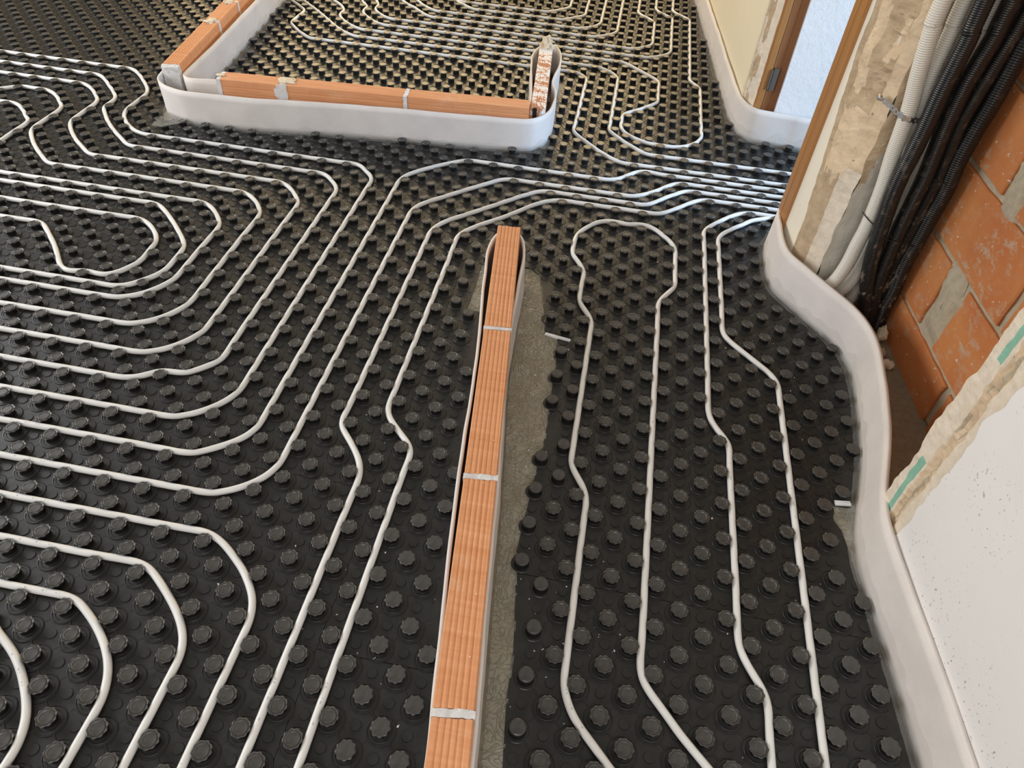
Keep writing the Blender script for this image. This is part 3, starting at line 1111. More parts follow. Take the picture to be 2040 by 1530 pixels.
# centre lines of the pipes on the floor, in metres
PIPES = {
    'bl_inner': [(-1.082, -0.384), (-1.071, -0.402), (-1.055, -0.416), (-0.999, -0.446), (-0.965, -0.471), (-0.949, -0.485), (-0.92, -0.515), (-0.906, -0.532), (-0.894, -0.549), (-0.884, -0.568), (-0.878, -0.588), (-0.874, -0.609), (-0.875, -0.651)],
    'bl_second': [(-1.173, -0.325), (-1.112, -0.325), (-1.05, -0.325), (-0.989, -0.324), (-0.968, -0.324), (-0.948, -0.326), (-0.929, -0.332), (-0.877, -0.364), (-0.844, -0.39), (-0.829, -0.404), (-0.815, -0.419), (-0.803, -0.435), (-0.792, -0.452), (-0.784, -0.471), (-0.778, -0.49), (-0.775, -0.51), (-0.775, -0.572), (-0.775, -0.633)],
    'bl_third': [(-1.256, -0.225), (-1.195, -0.225), (-1.135, -0.225), (-1.074, -0.225), (-1.014, -0.225), (-0.953, -0.225), (-0.893, -0.223), (-0.873, -0.223), (-0.853, -0.225), (-0.833, -0.231), (-0.8, -0.253), (-0.752, -0.29), (-0.722, -0.317), (-0.708, -0.332), (-0.696, -0.348), (-0.685, -0.365), (-0.678, -0.384), (-0.675, -0.404), (-0.675, -0.465), (-0.675, -0.525), (-0.675, -0.586), (-0.675, -0.626)],
    'bl_fourth': [(-1.334, -0.125), (-1.274, -0.125), (-1.214, -0.125), (-1.153, -0.125), (-1.093, -0.125), (-1.033, -0.125), (-0.973, -0.125), (-0.912, -0.125), (-0.852, -0.125), (-0.792, -0.124), (-0.772, -0.123), (-0.752, -0.125), (-0.732, -0.131), (-0.714, -0.14), (-0.697, -0.15), (-0.649, -0.186), (-0.634, -0.199), (-0.607, -0.229), (-0.595, -0.245), (-0.585, -0.263), (-0.579, -0.282), (-0.575, -0.301), (-0.575, -0.362), (-0.575, -0.422), (-0.575, -0.482), (-0.575, -0.542), (-0.575, -0.603)],
    'n9': [(-1.412, -0.025), (-1.352, -0.025), (-1.292, -0.025), (-1.232, -0.025), (-1.171, -0.025), (-1.111, -0.025), (-1.051, -0.025), (-0.991, -0.025), (-0.931, -0.025), (-0.871, -0.025), (-0.811, -0.025), (-0.791, -0.022), (-0.772, -0.015), (-0.755, -0.006), (-0.738, 0.005), (-0.722, 0.017), (-0.708, 0.031), (-0.695, 0.046), (-0.685, 0.064), (-0.678, 0.083), (-0.675, 0.102), (-0.675, 0.162), (-0.675, 0.222), (-0.675, 0.282), (-0.675, 0.343), (-0.675, 0.403), (-0.675, 0.463), (-0.675, 0.523), (-0.675, 0.583), (-0.675, 0.643), (-0.675, 0.703), (-0.675, 0.763), (-0.675, 0.823), (-0.675, 0.883), (-0.675, 0.943), (-0.675, 1.003), (-0.675, 1.064), (-0.675, 1.124), (-0.675, 1.184), (-0.675, 1.244), (-0.672, 1.264), (-0.667, 1.283), (-0.659, 1.301), (-0.648, 1.318), (-0.635, 1.333), (-0.607, 1.362), (-0.592, 1.375), (-0.551, 1.418), (-0.508, 1.461), (-0.494, 1.475), (-0.45, 1.516), (-0.422, 1.545), (-0.407, 1.558), (-0.39, 1.568), (-0.37, 1.574), (-0.351, 1.576), (-0.291, 1.575), (-0.23, 1.575), (-0.17, 1.575), (-0.11, 1.575), (-0.09, 1.575), (-0.106, 1.576), (-0.095, 1.575), (-0.035, 1.575), (0.025, 1.575), (0.085, 1.574), (0.105, 1.577), (0.123, 1.584), (0.14, 1.594), (0.172, 1.619), (0.201, 1.647), (0.24, 1.692), (0.254, 1.706), (0.271, 1.717), (0.29, 1.724), (0.31, 1.726), (0.37, 1.725), (0.43, 1.725), (0.49, 1.725), (0.55, 1.725), (0.61, 1.725), (0.67, 1.725), (0.73, 1.725), (0.79, 1.725), (0.85, 1.725), (0.911, 1.725), (0.971, 1.725), (1.031, 1.725), (1.091, 1.725), (1.151, 1.725), (1.211, 1.725), (1.271, 1.725), (1.331, 1.725), (1.391, 1.725), (1.411, 1.725)],
    'n8': [(-1.493, 0.075), (-1.433, 0.075), (-1.373, 0.075), (-1.312, 0.075), (-1.252, 0.075), (-1.192, 0.075), (-1.132, 0.075), (-1.072, 0.075), (-1.012, 0.075), (-0.952, 0.074), (-0.932, 0.073), (-0.912, 0.074), (-0.892, 0.078), (-0.874, 0.086), (-0.825, 0.121), (-0.81, 0.134), (-0.796, 0.149), (-0.785, 0.166), (-0.778, 0.184), (-0.775, 0.204), (-0.775, 0.264), (-0.775, 0.324), (-0.775, 0.384), (-0.775, 0.445), (-0.775, 0.505), (-0.775, 0.565), (-0.775, 0.625), (-0.775, 0.685), (-0.775, 0.745), (-0.775, 0.801), (-0.775, 0.874), (-0.775, 0.934), (-0.775, 0.994), (-0.775, 1.054), (-0.775, 1.114), (-0.775, 1.175), (-0.775, 1.235), (-0.775, 1.295), (-0.775, 1.355), (-0.776, 1.415), (-0.776, 1.435), (-0.774, 1.455), (-0.769, 1.474), (-0.761, 1.493), (-0.75, 1.509), (-0.724, 1.54), (-0.681, 1.582), (-0.635, 1.621), (-0.587, 1.657), (-0.57, 1.667), (-0.551, 1.674), (-0.531, 1.676), (-0.471, 1.675), (-0.411, 1.675), (-0.351, 1.675), (-0.291, 1.675), (-0.231, 1.675), (-0.17, 1.675), (-0.11, 1.675), (-0.05, 1.674), (-0.01, 1.674), (0.01, 1.677), (0.029, 1.684), (0.046, 1.694), (0.06, 1.708), (0.099, 1.754), (0.114, 1.767), (0.131, 1.777), (0.15, 1.782), (0.17, 1.781), (0.21, 1.774), (0.25, 1.773), (0.27, 1.775), (0.33, 1.775), (0.39, 1.775), (0.45, 1.775), (0.51, 1.775), (0.57, 1.775), (0.63, 1.775), (0.69, 1.775), (0.75, 1.775), (0.811, 1.775), (0.871, 1.775), (0.931, 1.775), (0.991, 1.775), (1.051, 1.775), (1.111, 1.775), (1.171, 1.775), (1.231, 1.775), (1.292, 1.775), (1.352, 1.775), (1.412, 1.775), (1.432, 1.775)],
    'n7': [(-1.564, 0.175), (-1.504, 0.175), (-1.444, 0.175), (-1.384, 0.175), (-1.324, 0.175), (-1.263, 0.175), (-1.203, 0.175), (-1.143, 0.175), (-1.083, 0.175), (-1.022, 0.174), (-1.002, 0.175), (-0.983, 0.181), (-0.965, 0.189), (-0.948, 0.2), (-0.932, 0.213), (-0.918, 0.226), (-0.904, 0.241), (-0.883, 0.275), (-0.877, 0.294), (-0.874, 0.314), (-0.875, 0.374), (-0.875, 0.435), (-0.875, 0.495), (-0.875, 0.555), (-0.875, 0.615), (-0.875, 0.675), (-0.875, 0.736), (-0.875, 0.796), (-0.875, 0.856), (-0.875, 0.916), (-0.875, 0.976), (-0.875, 1.037), (-0.875, 1.097), (-0.875, 1.157), (-0.875, 1.217), (-0.875, 1.278), (-0.875, 1.338), (-0.874, 1.398), (-0.874, 1.418), (-0.878, 1.438), (-0.887, 1.455), (-0.901, 1.47), (-0.916, 1.484), (-0.928, 1.499), (-0.942, 1.514), (-0.959, 1.524), (-0.979, 1.527), (-1.039, 1.525), (-1.099, 1.525), (-1.159, 1.525), (-1.22, 1.525), (-1.28, 1.525), (-1.34, 1.525), (-1.4, 1.525), (-1.46, 1.525), (-1.521, 1.525), (-1.581, 1.525), (-1.641, 1.525), (-1.701, 1.525), (-1.761, 1.525), (-1.822, 1.524), (-1.842, 1.525), (-1.861, 1.528), (-1.881, 1.534), (-1.899, 1.543), (-1.916, 1.554), (-1.947, 1.578), (-1.962, 1.592), (-1.988, 1.622), (-2, 1.638), (-2.011, 1.656), (-2.018, 1.674), (-2.023, 1.693), (-2.026, 1.713), (-2.025, 1.774), (-2.024, 1.834), (-2.027, 1.854), (-2.032, 1.873), (-2.041, 1.891), (-2.051, 1.908), (-2.089, 1.955), (-2.117, 1.984), (-2.129, 2), (-2.143, 2.014), (-2.188, 2.054), (-2.204, 2.066), (-2.223, 2.073), (-2.243, 2.076), (-2.303, 2.075), (-2.363, 2.075), (-2.423, 2.075), (-2.483, 2.075), (-2.544, 2.075), (-2.604, 2.075), (-2.664, 2.075), (-2.724, 2.075), (-2.784, 2.075), (-2.845, 2.075), (-2.905, 2.075), (-2.965, 2.075), (-3.025, 2.075), (-3.065, 2.075)],
    'n6': [(-1.655, 0.275), (-1.595, 0.275), (-1.535, 0.275), (-1.475, 0.275), (-1.415, 0.275), (-1.354, 0.275), (-1.294, 0.275), (-1.234, 0.274), (-1.214, 0.274), (-1.174, 0.279), (-1.156, 0.287), (-1.139, 0.299), (-1.124, 0.312), (-1.107, 0.322), (-1.087, 0.324), (-1.067, 0.324), (-1.047, 0.327), (-1.03, 0.336), (-0.987, 0.379), (-0.977, 0.396), (-0.973, 0.416), (-0.975, 0.476), (-0.975, 0.536), (-0.975, 0.596), (-0.975, 0.656), (-0.975, 0.717), (-0.975, 0.777), (-0.975, 0.837), (-0.975, 0.897), (-0.975, 0.957), (-0.975, 1.018), (-0.975, 1.078), (-0.975, 1.138), (-0.975, 1.198), (-0.975, 1.259), (-0.974, 1.299), (-0.976, 1.319), (-0.981, 1.338), (-0.991, 1.355), (-1.031, 1.4), (-1.046, 1.414), (-1.064, 1.423), (-1.083, 1.426), (-1.143, 1.425), (-1.204, 1.425), (-1.264, 1.425), (-1.324, 1.425), (-1.384, 1.425), (-1.445, 1.425), (-1.505, 1.425), (-1.565, 1.425), (-1.625, 1.425), (-1.685, 1.425), (-1.746, 1.425), (-1.806, 1.424), (-1.826, 1.423), (-1.846, 1.425), (-1.865, 1.431), (-1.881, 1.443), (-1.927, 1.482), (-1.943, 1.494), (-1.988, 1.534), (-2.031, 1.576), (-2.058, 1.606), (-2.095, 1.653), (-2.108, 1.668), (-2.119, 1.685), (-2.123, 1.705), (-2.119, 1.745), (-2.12, 1.765), (-2.126, 1.784), (-2.136, 1.801), (-2.176, 1.846), (-2.19, 1.861), (-2.22, 1.888), (-2.233, 1.903), (-2.247, 1.917), (-2.292, 1.957), (-2.309, 1.968), (-2.328, 1.974), (-2.348, 1.976), (-2.408, 1.975), (-2.468, 1.975), (-2.528, 1.975), (-2.589, 1.975), (-2.649, 1.975), (-2.709, 1.975), (-2.769, 1.975), (-2.829, 1.975), (-2.89, 1.975), (-2.95, 1.975), (-2.97, 1.975)],
    'n5': [(-1.73, 0.375), (-1.67, 0.375), (-1.61, 0.375), (-1.549, 0.375), (-1.489, 0.375), (-1.429, 0.375), (-1.369, 0.375), (-1.309, 0.375), (-1.248, 0.374), (-1.228, 0.373), (-1.208, 0.375), (-1.189, 0.379), (-1.17, 0.386), (-1.153, 0.396), (-1.137, 0.408), (-1.122, 0.422), (-1.109, 0.437), (-1.097, 0.453), (-1.087, 0.471), (-1.079, 0.489), (-1.075, 0.509), (-1.075, 0.569), (-1.075, 0.629), (-1.075, 0.689), (-1.075, 0.749), (-1.075, 0.809), (-1.075, 0.87), (-1.075, 0.93), (-1.075, 0.99), (-1.075, 1.05), (-1.075, 1.11), (-1.073, 1.171), (-1.074, 1.191), (-1.079, 1.21), (-1.088, 1.228), (-1.1, 1.244), (-1.139, 1.29), (-1.154, 1.303), (-1.171, 1.314), (-1.189, 1.322), (-1.209, 1.326), (-1.269, 1.325), (-1.329, 1.325), (-1.389, 1.325), (-1.45, 1.325), (-1.51, 1.325), (-1.57, 1.325), (-1.63, 1.325), (-1.69, 1.325), (-1.751, 1.325), (-1.811, 1.325), (-1.871, 1.325), (-1.931, 1.323), (-1.951, 1.326), (-1.969, 1.334), (-1.985, 1.346), (-2.032, 1.384), (-2.064, 1.409), (-2.106, 1.451), (-2.133, 1.481), (-2.158, 1.513), (-2.168, 1.53), (-2.174, 1.549), (-2.176, 1.569), (-2.175, 1.629), (-2.174, 1.689), (-2.174, 1.709), (-2.178, 1.729), (-2.185, 1.748), (-2.197, 1.764), (-2.211, 1.778), (-2.252, 1.822), (-2.283, 1.847), (-2.3, 1.859), (-2.318, 1.867), (-2.337, 1.873), (-2.397, 1.876), (-2.457, 1.875), (-2.518, 1.875), (-2.578, 1.875), (-2.638, 1.875), (-2.698, 1.875), (-2.758, 1.875), (-2.819, 1.875), (-2.879, 1.875)],
    'n4': [(-1.803, 0.475), (-1.742, 0.475), (-1.682, 0.475), (-1.621, 0.475), (-1.561, 0.475), (-1.501, 0.475), (-1.44, 0.475), (-1.38, 0.475), (-1.32, 0.474), (-1.3, 0.476), (-1.28, 0.481), (-1.262, 0.489), (-1.245, 0.5), (-1.229, 0.513), (-1.215, 0.527), (-1.203, 0.543), (-1.192, 0.56), (-1.183, 0.578), (-1.177, 0.597), (-1.174, 0.617), (-1.173, 0.637), (-1.175, 0.698), (-1.175, 0.758), (-1.175, 0.818), (-1.175, 0.879), (-1.175, 0.939), (-1.175, 0.999), (-1.173, 1.06), (-1.173, 1.08), (-1.176, 1.1), (-1.182, 1.119), (-1.203, 1.153), (-1.216, 1.169), (-1.245, 1.197), (-1.261, 1.209), (-1.279, 1.218), (-1.298, 1.224), (-1.318, 1.226), (-1.378, 1.225), (-1.439, 1.225), (-1.499, 1.225), (-1.559, 1.225), (-1.62, 1.225), (-1.68, 1.225), (-1.74, 1.225), (-1.801, 1.225), (-1.861, 1.225), (-1.922, 1.225), (-1.982, 1.225), (-2.022, 1.223), (-2.042, 1.224), (-2.061, 1.229), (-2.079, 1.24), (-2.125, 1.279), (-2.141, 1.291), (-2.186, 1.332), (-2.2, 1.346), (-2.24, 1.391), (-2.253, 1.406), (-2.264, 1.423), (-2.272, 1.441), (-2.276, 1.461), (-2.277, 1.481), (-2.275, 1.542), (-2.274, 1.602), (-2.275, 1.622), (-2.28, 1.641), (-2.29, 1.658), (-2.304, 1.673), (-2.319, 1.687), (-2.346, 1.717), (-2.361, 1.73), (-2.393, 1.754), (-2.411, 1.763), (-2.43, 1.77), (-2.45, 1.774), (-2.49, 1.773), (-2.53, 1.775), (-2.55, 1.774), (-2.568, 1.766), (-2.599, 1.74), (-2.65, 1.708), (-2.682, 1.683), (-2.701, 1.677), (-2.721, 1.677)],
    'n3': [(-1.893, 0.575), (-1.832, 0.575), (-1.772, 0.575), (-1.712, 0.575), (-1.651, 0.575), (-1.591, 0.575), (-1.53, 0.575), (-1.47, 0.575), (-1.41, 0.575), (-1.39, 0.578), (-1.371, 0.584), (-1.353, 0.593), (-1.336, 0.605), (-1.322, 0.618), (-1.297, 0.65), (-1.287, 0.668), (-1.279, 0.686), (-1.275, 0.706), (-1.273, 0.726), (-1.275, 0.786), (-1.275, 0.847), (-1.275, 0.907), (-1.273, 0.967), (-1.274, 0.987), (-1.278, 1.007), (-1.287, 1.025), (-1.298, 1.042), (-1.324, 1.073), (-1.337, 1.087), (-1.352, 1.101), (-1.369, 1.112), (-1.387, 1.121), (-1.406, 1.125), (-1.427, 1.127), (-1.487, 1.125), (-1.547, 1.125), (-1.608, 1.125), (-1.668, 1.125), (-1.728, 1.125), (-1.789, 1.125), (-1.849, 1.125), (-1.909, 1.125), (-1.97, 1.125), (-2.03, 1.125), (-2.091, 1.125), (-2.151, 1.125), (-2.211, 1.128), (-2.231, 1.126), (-2.251, 1.127), (-2.27, 1.135), (-2.302, 1.159), (-2.32, 1.168), (-2.339, 1.175), (-2.358, 1.18)],
    'n2': [(-1.918, 0.625), (-1.857, 0.625), (-1.797, 0.625), (-1.736, 0.625), (-1.676, 0.625), (-1.616, 0.625), (-1.555, 0.625), (-1.495, 0.625), (-1.434, 0.624), (-1.415, 0.627), (-1.396, 0.636), (-1.381, 0.649), (-1.354, 0.679), (-1.342, 0.695), (-1.331, 0.712), (-1.325, 0.731), (-1.323, 0.751), (-1.324, 0.811), (-1.324, 0.832), (-1.327, 0.852), (-1.333, 0.87), (-1.344, 0.887), (-1.357, 0.903), (-1.398, 0.948), (-1.44, 0.991), (-1.484, 1.032), (-1.515, 1.058), (-1.532, 1.068), (-1.551, 1.075), (-1.571, 1.077), (-1.632, 1.075), (-1.692, 1.075), (-1.753, 1.075), (-1.813, 1.075), (-1.873, 1.075), (-1.934, 1.075), (-1.994, 1.075), (-2.055, 1.075), (-2.115, 1.075), (-2.176, 1.075), (-2.236, 1.075), (-2.276, 1.075)],
    'n1': [(-2.119, 0.875), (-2.059, 0.875), (-1.999, 0.875), (-1.939, 0.875), (-1.879, 0.877), (-1.859, 0.876), (-1.84, 0.871), (-1.823, 0.861), (-1.779, 0.82), (-1.735, 0.779), (-1.694, 0.735), (-1.655, 0.689), (-1.641, 0.675), (-1.625, 0.664), (-1.606, 0.658), (-1.586, 0.662), (-1.567, 0.668), (-1.548, 0.672), (-1.528, 0.67), (-1.508, 0.666), (-1.489, 0.667), (-1.471, 0.676), (-1.456, 0.69), (-1.445, 0.706), (-1.435, 0.724), (-1.427, 0.742), (-1.422, 0.761), (-1.421, 0.781), (-1.424, 0.801), (-1.428, 0.861), (-1.435, 0.88), (-1.458, 0.912), (-1.487, 0.94), (-1.502, 0.952), (-1.519, 0.963), (-1.538, 0.971), (-1.557, 0.975), (-1.577, 0.977), (-1.637, 0.975), (-1.697, 0.975), (-1.757, 0.975), (-1.817, 0.975), (-1.877, 0.975), (-1.937, 0.975), (-1.997, 0.975), (-2.057, 0.975), (-2.117, 0.975), (-2.177, 0.975), (-2.197, 0.975)],
    'curl': [(-2.624, 1.625), (-2.562, 1.625), (-2.5, 1.626), (-2.48, 1.624), (-2.46, 1.618), (-2.442, 1.607), (-2.427, 1.593), (-2.395, 1.567), (-2.381, 1.552), (-2.368, 1.536), (-2.335, 1.51), (-2.325, 1.493), (-2.323, 1.472), (-2.325, 1.41), (-2.325, 1.348), (-2.325, 1.286)],
    's1': [(-0.475, -0.601), (-0.475, -0.541), (-0.475, -0.48), (-0.475, -0.42), (-0.475, -0.36), (-0.475, -0.3), (-0.475, -0.239), (-0.475, -0.179), (-0.475, -0.119), (-0.475, -0.059), (-0.475, 0.002), (-0.474, 0.062), (-0.474, 0.082), (-0.476, 0.102), (-0.482, 0.121), (-0.49, 0.139), (-0.501, 0.156), (-0.526, 0.188), (-0.566, 0.232), (-0.575, 0.25), (-0.577, 0.27), (-0.575, 0.33), (-0.575, 0.39), (-0.575, 0.451), (-0.575, 0.511), (-0.575, 0.571), (-0.575, 0.631), (-0.575, 0.691), (-0.575, 0.752), (-0.575, 0.812), (-0.575, 0.872), (-0.575, 0.932), (-0.575, 0.993), (-0.575, 1.053), (-0.576, 1.113), (-0.576, 1.133), (-0.574, 1.153), (-0.569, 1.173), (-0.561, 1.191), (-0.551, 1.209), (-0.54, 1.225), (-0.527, 1.241), (-0.484, 1.283), (-0.442, 1.325), (-0.428, 1.34), (-0.385, 1.382), (-0.358, 1.412), (-0.343, 1.425), (-0.329, 1.44), (-0.317, 1.455), (-0.302, 1.469), (-0.286, 1.482), (-0.257, 1.509), (-0.239, 1.519), (-0.22, 1.524), (-0.2, 1.526), (-0.14, 1.525), (-0.08, 1.525), (-0.019, 1.525), (0.041, 1.525), (0.101, 1.524), (0.121, 1.523), (0.141, 1.524), (0.16, 1.529), (0.177, 1.54), (0.192, 1.554), (0.231, 1.6), (0.245, 1.614), (0.26, 1.627), (0.288, 1.656), (0.304, 1.667), (0.323, 1.674), (0.343, 1.676), (0.403, 1.675), (0.464, 1.675), (0.524, 1.675), (0.584, 1.675), (0.644, 1.675), (0.704, 1.675), (0.765, 1.675), (0.825, 1.675), (0.885, 1.675), (0.945, 1.675), (1.006, 1.675), (1.066, 1.675), (1.126, 1.675), (1.186, 1.675), (1.247, 1.675), (1.307, 1.675), (1.367, 1.675), (1.387, 1.675)],
    's2': [(-0.375, -0.59), (-0.375, -0.53), (-0.375, -0.47), (-0.375, -0.41), (-0.375, -0.35), (-0.375, -0.29), (-0.375, -0.23), (-0.375, -0.17), (-0.375, -0.11), (-0.375, -0.049), (-0.375, 0.011), (-0.375, 0.071), (-0.375, 0.131), (-0.373, 0.171), (-0.374, 0.191), (-0.38, 0.209), (-0.392, 0.225), (-0.407, 0.238), (-0.449, 0.281), (-0.462, 0.296), (-0.471, 0.314), (-0.475, 0.333), (-0.475, 0.393), (-0.475, 0.453), (-0.475, 0.513), (-0.475, 0.573), (-0.475, 0.633), (-0.475, 0.693), (-0.475, 0.754), (-0.475, 0.814), (-0.475, 0.874), (-0.475, 0.934), (-0.475, 0.994), (-0.476, 1.054), (-0.478, 1.114), (-0.478, 1.134), (-0.475, 1.153), (-0.467, 1.171), (-0.456, 1.188), (-0.444, 1.204), (-0.404, 1.249), (-0.36, 1.29), (-0.32, 1.334), (-0.294, 1.365), (-0.256, 1.412), (-0.242, 1.426), (-0.227, 1.439), (-0.211, 1.451), (-0.194, 1.462), (-0.176, 1.469), (-0.156, 1.474), (-0.136, 1.476), (-0.076, 1.475), (-0.016, 1.475), (0.044, 1.475), (0.104, 1.475), (0.164, 1.474), (0.184, 1.474), (0.204, 1.477), (0.222, 1.485), (0.238, 1.497), (0.281, 1.539), (0.322, 1.583), (0.336, 1.597), (0.352, 1.609), (0.369, 1.619), (0.388, 1.625), (0.448, 1.625), (0.508, 1.625), (0.568, 1.625), (0.628, 1.625), (0.688, 1.625), (0.748, 1.625), (0.808, 1.625), (0.869, 1.625), (0.929, 1.625), (0.989, 1.625), (1.049, 1.625), (1.109, 1.625), (1.169, 1.625), (1.229, 1.625), (1.289, 1.625), (1.349, 1.625), (1.369, 1.625)],
    'k2': [(0.225, 4.003), (0.225, 3.943), (0.225, 3.883), (0.225, 3.823), (0.223, 3.783), (0.224, 3.763), (0.228, 3.743), (0.236, 3.725), (0.247, 3.708), (0.26, 3.693), (0.303, 3.651), (0.314, 3.635), (0.322, 3.616), (0.326, 3.597), (0.325, 3.537), (0.325, 3.476), (0.325, 3.416), (0.325, 3.356), (0.325, 3.296), (0.325, 3.236), (0.325, 3.176), (0.325, 3.116), (0.325, 3.056), (0.325, 2.995), (0.325, 2.935), (0.325, 2.875), (0.325, 2.815), (0.323, 2.775), (0.325, 2.755), (0.33, 2.736), (0.34, 2.718), (0.363, 2.686), (0.371, 2.667), (0.375, 2.648), (0.375, 2.588), (0.375, 2.527), (0.375, 2.467), (0.375, 2.407), (0.375, 2.347), (0.375, 2.287), (0.375, 2.227), (0.376, 2.167), (0.374, 2.147), (0.369, 2.127), (0.362, 2.108), (0.353, 2.091), (0.341, 2.075), (0.327, 2.06), (0.312, 2.047), (0.295, 2.036), (0.277, 2.028), (0.258, 2.023), (0.238, 2.022), (0.178, 2.023), (0.158, 2.024), (0.138, 2.029), (0.12, 2.037), (0.085, 2.057), (0.069, 2.068), (0.054, 2.082), (0.042, 2.098), (0.032, 2.116), (0.026, 2.134), (0.023, 2.154), (0.022, 2.174), (0.023, 2.214), (0.021, 2.234), (0.023, 2.254), (0.029, 2.273), (0.039, 2.29), (0.053, 2.305), (0.083, 2.331), (0.11, 2.361), (0.135, 2.393), (0.148, 2.407), (0.161, 2.423), (0.171, 2.44), (0.176, 2.459), (0.177, 2.479), (0.175, 2.539), (0.175, 2.599), (0.176, 2.66), (0.172, 2.679), (0.164, 2.698), (0.152, 2.714), (0.125, 2.743), (0.082, 2.785), (0.04, 2.828), (0.011, 2.856), (-0.005, 2.867), (-0.024, 2.874), (-0.044, 2.876), (-0.104, 2.875), (-0.164, 2.875), (-0.224, 2.875), (-0.285, 2.875), (-0.345, 2.875), (-0.405, 2.875), (-0.465, 2.875), (-0.525, 2.875), (-0.585, 2.875), (-0.645, 2.875), (-0.705, 2.875), (-0.766, 2.875), (-0.826, 2.875), (-0.886, 2.875), (-0.946, 2.875), (-1.006, 2.875), (-1.066, 2.875), (-1.126, 2.875), (-1.186, 2.875), (-1.247, 2.875), (-1.307, 2.875), (-1.367, 2.873), (-1.387, 2.874), (-1.407, 2.877), (-1.425, 2.884), (-1.443, 2.894), (-1.46, 2.905), (-1.491, 2.929), (-1.52, 2.957), (-1.546, 2.988), (-1.568, 3.021), (-1.576, 3.039), (-1.579, 3.059), (-1.577, 3.099), (-1.581, 3.119), (-1.589, 3.137), (-1.61, 3.171), (-1.623, 3.187), (-1.636, 3.201), (-1.681, 3.242)],
    'k3': [(0.125, 3.961), (0.125, 3.901), (0.125, 3.841), (0.124, 3.78), (0.125, 3.76), (0.128, 3.74), (0.134, 3.721), (0.143, 3.703), (0.155, 3.687), (0.168, 3.672), (0.198, 3.644), (0.211, 3.629), (0.221, 3.612), (0.226, 3.592), (0.227, 3.572), (0.225, 3.512), (0.225, 3.452), (0.225, 3.391), (0.225, 3.331), (0.225, 3.271), (0.225, 3.21), (0.226, 3.15), (0.225, 3.11), (0.222, 3.09), (0.216, 3.071), (0.207, 3.053), (0.194, 3.037), (0.18, 3.023), (0.164, 3.011), (0.13, 2.989), (0.112, 2.98), (0.093, 2.975), (0.033, 2.975), (-0.028, 2.975), (-0.088, 2.975), (-0.149, 2.975), (-0.209, 2.975), (-0.269, 2.975), (-0.33, 2.975), (-0.39, 2.975), (-0.45, 2.975), (-0.511, 2.975), (-0.571, 2.975), (-0.631, 2.975), (-0.692, 2.975), (-0.752, 2.975), (-0.813, 2.975), (-0.873, 2.975), (-0.933, 2.975), (-0.994, 2.975), (-1.054, 2.975), (-1.114, 2.975), (-1.175, 2.975), (-1.235, 2.975), (-1.295, 2.974), (-1.315, 2.976), (-1.335, 2.982), (-1.352, 2.991), (-1.368, 3.003), (-1.399, 3.03), (-1.44, 3.074), (-1.453, 3.09), (-1.464, 3.106), (-1.473, 3.124), (-1.477, 3.144), (-1.478, 3.164), (-1.476, 3.184), (-1.477, 3.204), (-1.484, 3.223), (-1.509, 3.255), (-1.531, 3.288)],
    'k4': [(0.025, 3.938), (0.025, 3.878), (0.025, 3.817), (0.025, 3.757), (0.024, 3.697), (0.023, 3.677), (0.024, 3.657), (0.03, 3.638), (0.039, 3.62), (0.051, 3.604), (0.064, 3.589), (0.093, 3.561), (0.106, 3.545), (0.116, 3.528), (0.122, 3.509), (0.126, 3.489), (0.125, 3.429), (0.125, 3.369), (0.125, 3.309), (0.125, 3.248), (0.126, 3.188), (0.123, 3.168), (0.115, 3.15), (0.102, 3.134), (0.059, 3.092), (0.043, 3.081), (0.024, 3.073), (0.005, 3.07), (-0.015, 3.07), (-0.075, 3.073), (-0.136, 3.075), (-0.196, 3.075), (-0.256, 3.075), (-0.316, 3.075), (-0.377, 3.075), (-0.437, 3.075), (-0.497, 3.075), (-0.557, 3.075), (-0.617, 3.075), (-0.678, 3.075), (-0.738, 3.075), (-0.798, 3.075), (-0.858, 3.075), (-0.919, 3.075), (-0.979, 3.075), (-1.039, 3.075), (-1.099, 3.075), (-1.16, 3.075), (-1.22, 3.072), (-1.28, 3.073), (-1.3, 3.075), (-1.319, 3.081), (-1.337, 3.091), (-1.353, 3.103), (-1.382, 3.13), (-1.408, 3.161), (-1.418, 3.178), (-1.425, 3.197), (-1.426, 3.237), (-1.428, 3.257), (-1.435, 3.276), (-1.443, 3.294), (-1.453, 3.311), (-1.462, 3.329)],
    'k5': [(-0.075, 3.91), (-0.075, 3.85), (-0.075, 3.789), (-0.075, 3.728), (-0.075, 3.668), (-0.075, 3.607), (-0.075, 3.547), (-0.075, 3.486), (-0.075, 3.425), (-0.075, 3.365), (-0.075, 3.304), (-0.079, 3.285), (-0.087, 3.266), (-0.098, 3.249), (-0.127, 3.221), (-0.159, 3.196), (-0.176, 3.185), (-0.194, 3.177), (-0.214, 3.174), (-0.234, 3.173), (-0.295, 3.175), (-0.355, 3.175), (-0.416, 3.175), (-0.476, 3.175), (-0.537, 3.175), (-0.597, 3.175), (-0.658, 3.175), (-0.719, 3.175), (-0.779, 3.175), (-0.84, 3.175), (-0.9, 3.175), (-0.961, 3.175), (-1.021, 3.175), (-1.082, 3.173), (-1.102, 3.176), (-1.121, 3.184), (-1.137, 3.195), (-1.181, 3.237), (-1.221, 3.282), (-1.236, 3.296), (-1.254, 3.303), (-1.269, 3.317), (-1.31, 3.362), (-1.338, 3.391)],
